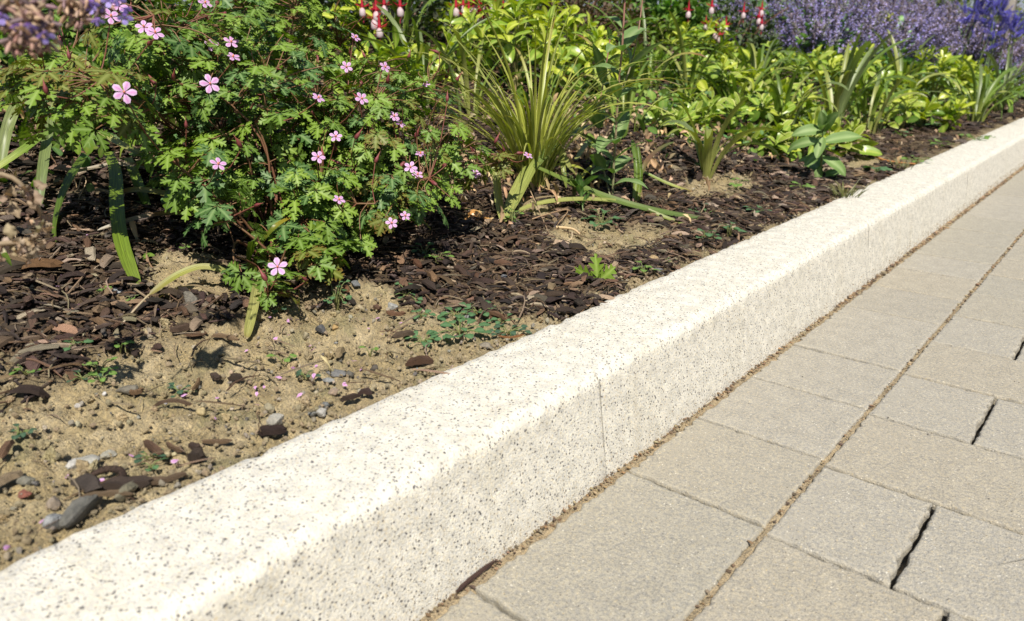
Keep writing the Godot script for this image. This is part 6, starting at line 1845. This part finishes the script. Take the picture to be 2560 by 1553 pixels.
	for q in [
		[Vector3(-0.6865, 0.1409, -0.1920), 0.030, 0.017, 0.004, 0.9, Color(0.27, 0.145, 0.065), "broad orange brown bark plate among the near mulch"],
		[Vector3(-0.6239, 0.1226, -0.2040), 0.033, 0.0075, 0.006, -0.25, Color(0.40, 0.27, 0.16), "pale split wood chip with a light worn end"],
		[Vector3(-0.7101, 0.1475, -0.1818), 0.036, 0.007, 0.005, 0.15, Color(0.38, 0.26, 0.15), "long tan wood strip below the dead seed heads"],
		[Vector3(-0.8161, 0.1792, -0.2857), 0.042, 0.008, 0.006, 0.75, Color(0.50, 0.40, 0.25), "pale broken stick lying on mulch behind the broad hanging leaf"],
		[Vector3(-0.8435, 0.1872, -0.2648), 0.030, 0.008, 0.006, -0.3, Color(0.42, 0.32, 0.21), "pale short stick beside the flat grey leaf tip"],
		[Vector3(-0.6825, 0.1398, -0.1762), 0.020, 0.012, 0.004, 0.3, Color(0.48, 0.36, 0.24), "pale flake of wood at the bottom of the mulch near the broad plate"],
		[Vector3(-0.5309, 0.0983, -0.4882), 0.028, 0.008, 0.006, -0.35, Color(0.36, 0.22, 0.12), "tan wood chip half out of the hollow's shade"],
		[Vector3(-0.5590, 0.1051, -0.4951), 0.026, 0.007, 0.005, -0.3, Color(0.19, 0.09, 0.05), "reddish brown chip behind the tan wood chip"],
		[Vector3(-0.4892, 0.0892, -0.4062), 0.017, 0.006, 0.004, 0.5, Color(0.28, 0.15, 0.085), "red brown chip on the tan soil under the speckled pebble"],
		[Vector3(-0.5140, 0.0940, -0.4062), 0.010, 0.006, 0.004, -0.2, Color(0.22, 0.13, 0.085), "short brown chip left of the speckled grey pebble"],
		[Vector3(-0.5477, 0.1018, -0.3975), 0.013, 0.005, 0.004, -0.5, Color(0.30, 0.15, 0.075), "orange chip at the edge of the shade"],
		[Vector3(-0.4010, 0.0835, -0.3542), 0.021, 0.008, 0.007, 0.95, Color(0.14, 0.075, 0.045), "dark red brown bark block lying near the kerb"],
		[Vector3(-0.4630, 0.0862, -0.3249), 0.016, 0.006, 0.004, -0.9, Color(0.46, 0.35, 0.20), "pale tan chip with a white tip on the bare soil"],
		[Vector3(-0.4476, 0.0858, -0.3789), 0.018, 0.008, 0.004, 1.2, Color(0.17, 0.12, 0.08), "curled grey brown bark piece beside the oval seedling group"],
		[Vector3(-0.4308, 0.0847, -0.4742), 0.030, 0.006, 0.004, 0.45, Color(0.24, 0.13, 0.075), "brown chip crossing another above the oval leaves"],
		[Vector3(-0.4261, 0.0845, -0.4719), 0.027, 0.005, 0.004, -0.05, Color(0.28, 0.16, 0.09), "thin chip lying under the crossing brown chip"],
		[Vector3(-0.3858, 0.0829, -0.4466), 0.021, 0.0022, 0.002, 0.86, Color(0.42, 0.19, 0.07), "thin orange twig on the kerb edge"],
		[Vector3(-0.3937, 0.0833, -0.2180), 0.017, 0.009, 0.005, 0.9, Color(0.06, 0.035, 0.028), "dark plum brown bark piece against the kerb"],
		[Vector3(-0.3936, 0.0833, -0.2811), 0.014, 0.004, 0.004, 1.2, dark, "dark bark sliver standing at the kerb edge"],
		[Vector3(-0.3911, 0.0829, -0.2927), 0.010, 0.006, 0.004, 0.6, Color(0.10, 0.06, 0.05), "small dark bark bit right of the standing sliver"],
		[Vector3(-0.4039, 0.0836, -0.1312), 0.026, 0.009, 0.006, 0.85, Color(0.10, 0.07, 0.055), "rugged dark bark piece next to the curled bark"],
		[Vector3(-0.3966, 0.0833, -0.1462), 0.027, 0.005, 0.004, 0.9, Color(0.20, 0.135, 0.085), "fibrous brown bark strip close to the kerb"],
		[Vector3(-0.3987, 0.0833, -0.1181), 0.026, 0.003, 0.003, 0.85, Color(0.26, 0.18, 0.11), "thin brown strip between the slate and the olive stone"],
		[Vector3(-0.4199, 0.0844, -0.1148), 0.020, 0.013, 0.003, 0.1, Color(0.12, 0.095, 0.08), "flat slate brown bark plate left of the curled bark"],
		[Vector3(-0.3999, 0.0838, -0.1711), 0.009, 0.009, 0.008, 0.4, Color(0.085, 0.06, 0.045), "lump of dark bark on the kerb edge"],
		[Vector3(-0.4127, 0.0837, -0.1759), 0.008, 0.005, 0.004, 0.2, Color(0.10, 0.065, 0.05), "small bark bit behind the lump of dark bark"],
		[Vector3(-0.4293, 0.0845, -0.1580), 0.022, 0.005, 0.004, 0.0, Color(0.19, 0.11, 0.07), "brown splintered twig on the tan soil"],
		[Vector3(-0.4201, 0.0842, -0.1673), 0.017, 0.003, 0.003, 0.1, Color(0.24, 0.15, 0.09), "fibrous twig continuing right of the splintered one"],
		[Vector3(-0.4073, 0.0838, -0.1881), 0.018, 0.004, 0.003, 0.75, Color(0.26, 0.17, 0.10), "slim brown stick pointing at the kerb"],
		[Vector3(-0.4784, 0.0881, -0.0949), 0.018, 0.005, 0.004, -0.6, Color(0.24, 0.14, 0.085), "brown stick at the frame edge on tan soil"],
		[Vector3(-0.4500, 0.0855, -0.0854), 0.017, 0.008, 0.004, -1.3, Color(0.40, 0.30, 0.19), "pale frayed wood chip at the frame edge"],
		[Vector3(-0.4763, 0.0876, -0.2406), 0.010, 0.006, 0.005, 0.7, Color(0.09, 0.06, 0.045), "short dark bark bit on open tan soil"],
		[Vector3(-0.4886, 0.0893, -0.2318), 0.011, 0.006, 0.004, -0.1, Color(0.12, 0.08, 0.06), "dark oval bark bit left of the short one"],
		[Vector3(-0.4900, 0.0893, -0.2171), 0.020, 0.003, 0.0025, -0.7, Color(0.30, 0.19, 0.10), "thin tan stick slanting on the tan soil"],
		[Vector3(-0.4732, 0.0872, -0.1914), 0.024, 0.003, 0.003, 0.8, Color(0.20, 0.13, 0.085), "broken brown stem lying on the cracked soil"],
		[Vector3(-0.5294, 0.0978, -0.2630), 0.026, 0.004, 0.003, 0.35, Color(0.36, 0.24, 0.14), "straight tan stick left of the yellow leaf tip"],
		[Vector3(-0.5578, 0.1050, -0.2421), 0.016, 0.008, 0.005, 1.4, Color(0.15, 0.095, 0.065), "brown upright chip in front of the tan patch"],
		[Vector3(-0.5789, 0.1106, -0.2541), 0.019, 0.006, 0.005, 0.0, Color(0.21, 0.12, 0.07), "brown chip just under the faceted grey stone"],
		[Vector3(-0.4973, 0.0911, -0.1791), 0.009, 0.004, 0.004, 1.3, Color(0.28, 0.17, 0.09), "narrow chip pointing at the angular stone"],
		[Vector3(-0.5910, 0.1138, -0.7259), 0.026, 0.008, 0.005, -0.4, Color(0.13, 0.085, 0.06), "dark weathered stick near the exposed bulbs"],
		[Vector3(-0.4131, 0.0842, -1.4368), 0.032, 0.006, 0.004, -0.1, Color(0.38, 0.23, 0.14), "pinkish wood stick beside the kerb under a bulb leaf"],
		[Vector3(-0.5744, 0.1094, -0.7202), 0.030, 0.006, 0.004, -0.3, Color(0.15, 0.09, 0.06), "brown bark stick behind the wiry small weed"]]:
		chip(q[0], q[1], q[2], q[3], q[4], q[5], q[6])
	# reddish bark strip at the foot of the kerb, on the paving
	var strip := whole("bark_strip", chip_mesh(0.10, 0.06, 17, 8), toned(M.bark, Color(0.13, 0.075, 0.06)), Vector3(-0.2703, 0.0020, -0.2775), "dark reddish bark strip lodged between kerb and paving", "bark strip")
	strip.basis = Basis(Vector3.UP, PI / 2 + 0.04).scaled(Vector3(0.036, 0.036, 0.036))
	# curled bark ring
	var st := begin()
	var c0: Vector3 = on_soil(Vector3(-0.4184, 0.0842, -0.1258))
	var ring := []
	for i in 11:
		var a := lerpf(-0.5, 3.3, i / 10.0)
		ring.append(Vector3(0.757, 0, -0.653) * cos(a) * 0.0092 + Vector3(-0.653, 0, -0.757) * sin(a) * 0.0066 + Vector3(0, 0.0035 + 0.002 * sin(a), 0))
	tube(st, ring, 0.0024, 0.0019, Color(0.075, 0.048, 0.036), Color(0.10, 0.062, 0.045), 8)
	whole("curled_bark", done(st), M.bark, c0, "dark curled piece of bark forming a half ring on the soil", "bark chip")
	# ---- dry stalks
	straw([Vector3(-0.6175, 0.1248, -0.2466), Vector3(-0.6028, 0.1226, -0.2308), Vector3(-0.5944, 0.1178, -0.2178), Vector3(-0.5906, 0.1148, -0.2113)], 0.0011, Color(0.5, 0.4, 0.24), Color(0.5, 0.42, 0.32), "pale straw tip running down from the arched yellow leaf")
	straw([Vector3(-0.5003, 0.1118, -1.7872), Vector3(-0.4603, 0.0942, -1.7598), Vector3(-0.4233, 0.0886, -1.7466), Vector3(-0.3775, 0.0869, -1.7538)], 0.0030, Color(0.46, 0.22, 0.06), Color(0.44, 0.2, 0.07), "orange dry stalk reaching over to the kerb")
	straw([Vector3(-0.5723, 0.1188, -0.7030), Vector3(-0.5683, 0.1215, -0.7304), Vector3(-0.5714, 0.1187, -0.7773), Vector3(-0.5573, 0.1089, -0.7373), Vector3(-0.5485, 0.1052, -0.7216)], 0.0009, Color(0.42, 0.28, 0.16), Color(0.36, 0.24, 0.14), "thin brown roots under the wiry weed")
	straw([Vector3(-0.5525, 0.1073, -0.7269), Vector3(-0.5361, 0.1056, -0.7386), Vector3(-0.5252, 0.1001, -0.7410)], 0.0022, Color(0.62, 0.48, 0.26), Color(0.55, 0.4, 0.24), "shiny straw coloured stem on the mound")
	straw([Vector3(-0.5353, 0.1024, -0.6504), Vector3(-0.5243, 0.1009, -0.6824), Vector3(-0.5153, 0.1006, -0.7064), Vector3(-0.5200, 0.1080, -0.7167)], 0.0011, Color(0.45, 0.3, 0.18), Color(0.6, 0.5, 0.34), "curled dry stalk in front of the soil mound")
	straw([Vector3(-0.6283, 0.1442, -0.7645), Vector3(-0.5931, 0.1243, -0.7408), Vector3(-0.5408, 0.1029, -0.6996)], 0.0007, Color(0.45, 0.32, 0.2), Color(0.45, 0.32, 0.2), "fine dry stalk below the golden grass")
	straw([Vector3(-0.6737, 0.1473, -0.8223), Vector3(-0.6396, 0.1353, -0.8120), Vector3(-0.6255, 0.1273, -0.8402)], 0.0012, Color(0.45, 0.28, 0.12), Color(0.5, 0.36, 0.2), "curved tan stalk under the folded yellow leaf")
	straw([Vector3(-0.6280, 0.1339, -0.5354), Vector3(-0.6428, 0.1401, -0.5993), Vector3(-0.6344, 0.1339, -0.6455), Vector3(-0.6300, 0.1304, -0.6551)], 0.0009, Color(0.4, 0.27, 0.15), Color(0.45, 0.3, 0.17), "brown stalk leading to the exposed bulbs")
	straw([Vector3(-0.8104, 0.1877, -0.2737), Vector3(-0.8187, 0.1997, -0.2828), Vector3(-0.8045, 0.1955, -0.2805), Vector3(-0.7981, 0.1800, -0.2681), Vector3(-0.7835, 0.1725, -0.2646)], 0.0007, Color(0.5, 0.38, 0.24), Color(0.45, 0.34, 0.22), "curled tendril of straw behind the broad leaf")
	# dead seed heads by the frame side
	for q in [[[Vector3(-0.5020, 0.2553, -0.1191), Vector3(-0.4980, 0.2517, -0.1330), Vector3(-0.4953, 0.2443, -0.1389), Vector3(-0.5011, 0.2281, -0.1461), Vector3(-0.5169, 0.2097, -0.1521)], [Vector3(-0.4964, 0.2447, -0.1352), Vector3(-0.4902, 0.2406, -0.1366), Vector3(-0.4946, 0.2451, -0.1420), Vector3(-0.4963, 0.2382, -0.1318), Vector3(-0.4997, 0.2209, -0.1463), Vector3(-0.5013, 0.2249, -0.1433)], "dead brown seed head with crumpled bracts on a bent stalk"], [[Vector3(-0.4781, 0.2180, -0.1049), Vector3(-0.4757, 0.2185, -0.1158), Vector3(-0.4728, 0.2180, -0.1266), Vector3(-0.4713, 0.2183, -0.1323)], [Vector3(-0.4750, 0.2201, -0.1198), Vector3(-0.4687, 0.2183, -0.1225), Vector3(-0.4724, 0.2188, -0.1287), Vector3(-0.4711, 0.2186, -0.1333), Vector3(-0.4720, 0.2126, -0.1253), Vector3(-0.4747, 0.2150, -0.1167)], "dead grey brown stalk with shrivelled leaf, below the other dead head"]]:
		var base: Vector3 = q[0][0]
		var d := thing("dead_seed_head", base, q[2], "dead flower stalk")
		st = begin()
		tube(st, shift(spline(q[0], 10), base), 0.0016, 0.0013, Color(0.34, 0.26, 0.16), Color(0.30, 0.22, 0.15), 7)
		part("stalk", done(st), M.dry, d)
		for p in q[1]:
			for k in 4:
				var c := vary(Color(0.34, 0.26, 0.18), 0.3)
				var s := rf(0.005, 0.011)
				var lm := leaf_mesh({"wid": 0.3, "at": 0.5, "tip": 0.1, "fold": 0.5, "curl": rf(-2.0, 2.5), "wave": 0.5, "n": 8, "cols": [lin(c, 1.2), c, lin(c, 0.8), c]}, rng.randi_range(1, 999))
				part("bract", lm, M.dry, d, Transform3D(frame(rv() + Vector3(0.2, -0.4, 0), rv()).scaled(Vector3(s, s, s)), p - base + rv(0.003)))
	# ---- fallen petals
	var petals: Array = [Vector3(-0.7341, 0.1548, -0.2471), Vector3(-0.6624, 0.1333, -0.1958), Vector3(-0.6726, 0.1366, -0.2024), Vector3(-0.6855, 0.1407, -0.1953), Vector3(-0.6754, 0.1376, -0.2443), Vector3(-0.6347, 0.1257, -0.1989), Vector3(-0.6218, 0.1220, -0.2196), Vector3(-0.6123, 0.1197, -0.2512), Vector3(-0.5977, 0.1155, -0.2421), Vector3(-0.6341, 0.1253, -0.2838), Vector3(-0.5387, 0.1002, -0.3084), Vector3(-0.5265, 0.0974, -0.3208), Vector3(-0.5161, 0.0948, -0.3021), Vector3(-0.5135, 0.0941, -0.3091), Vector3(-0.4836, 0.0887, -0.3105), Vector3(-0.4933, 0.0903, -0.3174), Vector3(-0.5045, 0.0926, -0.2649), Vector3(-0.4725, 0.0868, -0.2839), Vector3(-0.4565, 0.0861, -0.2965), Vector3(-0.4628, 0.0864, -0.2646), Vector3(-0.4369, 0.0852, -0.2808), Vector3(-0.4496, 0.0855, -0.2469), Vector3(-0.4522, 0.0855, -0.2421), Vector3(-0.4434, 0.0854, -0.2374), Vector3(-0.4309, 0.0846, -0.3208), Vector3(-0.4431, 0.0850, -0.3265), Vector3(-0.4460, 0.0854, -0.3229), Vector3(-0.4886, 0.0894, -0.3817), Vector3(-0.4689, 0.0868, -0.3917), Vector3(-0.4800, 0.0880, -0.3683), Vector3(-0.4659, 0.0867, -0.3724), Vector3(-0.4208, 0.0843, -0.4123), Vector3(-0.5307, 0.0983, -0.4504), Vector3(-0.5160, 0.0946, -0.4724), Vector3(-0.4893, 0.0892, -0.4660), Vector3(-0.5227, 0.0965, -0.5029), Vector3(-0.4519, 0.0854, -0.4920), Vector3(-0.3780, 0.0828, -0.3641), Vector3(-0.4109, 0.0842, -0.2920), Vector3(-0.4198, 0.0844, -0.2544), Vector3(-0.4301, 0.0845, -0.2332), Vector3(-0.4015, 0.0839, -0.2290), Vector3(-0.4374, 0.0850, -0.1458), Vector3(-0.4053, 0.0837, -0.1625), Vector3(-0.4339, 0.0849, -0.1094), Vector3(-0.4169, 0.0842, -0.1190), Vector3(-0.5697, 0.1076, -0.1592), Vector3(-0.5505, 0.1028, -0.1439), Vector3(-0.4028, 0.0832, -0.0882), Vector3(-0.3908, 0.0834, -0.0688), Vector3(-0.4306, 0.0851, -0.4393), Vector3(-0.4659, 0.0861, -0.2190), Vector3(-0.4429, 0.0854, -0.2241), Vector3(-0.4328, 0.0848, -0.2022), Vector3(-0.4830, 0.0881, -0.2074)]
	for k in petals.size():
		var p: Vector3 = petals[k]
		var s := rf(0.0030, 0.0056)
		var pm := whole("fallen_petal", flower_parts.petal[k % 3], M.petal, on_soil(p, 0.003), "pink fallen petal lying curled on the soil", "petal", "fallen pink petals")
		note_loose(pm, "pink fallen petal", p, s)
		pm.basis = frame(Vector3(rf(-1, 1), rf(-0.2, 0.4), rf(-1, 1)), Vector3.UP + rv(0.8)).scaled(Vector3(s, s, s))
	label_loose()
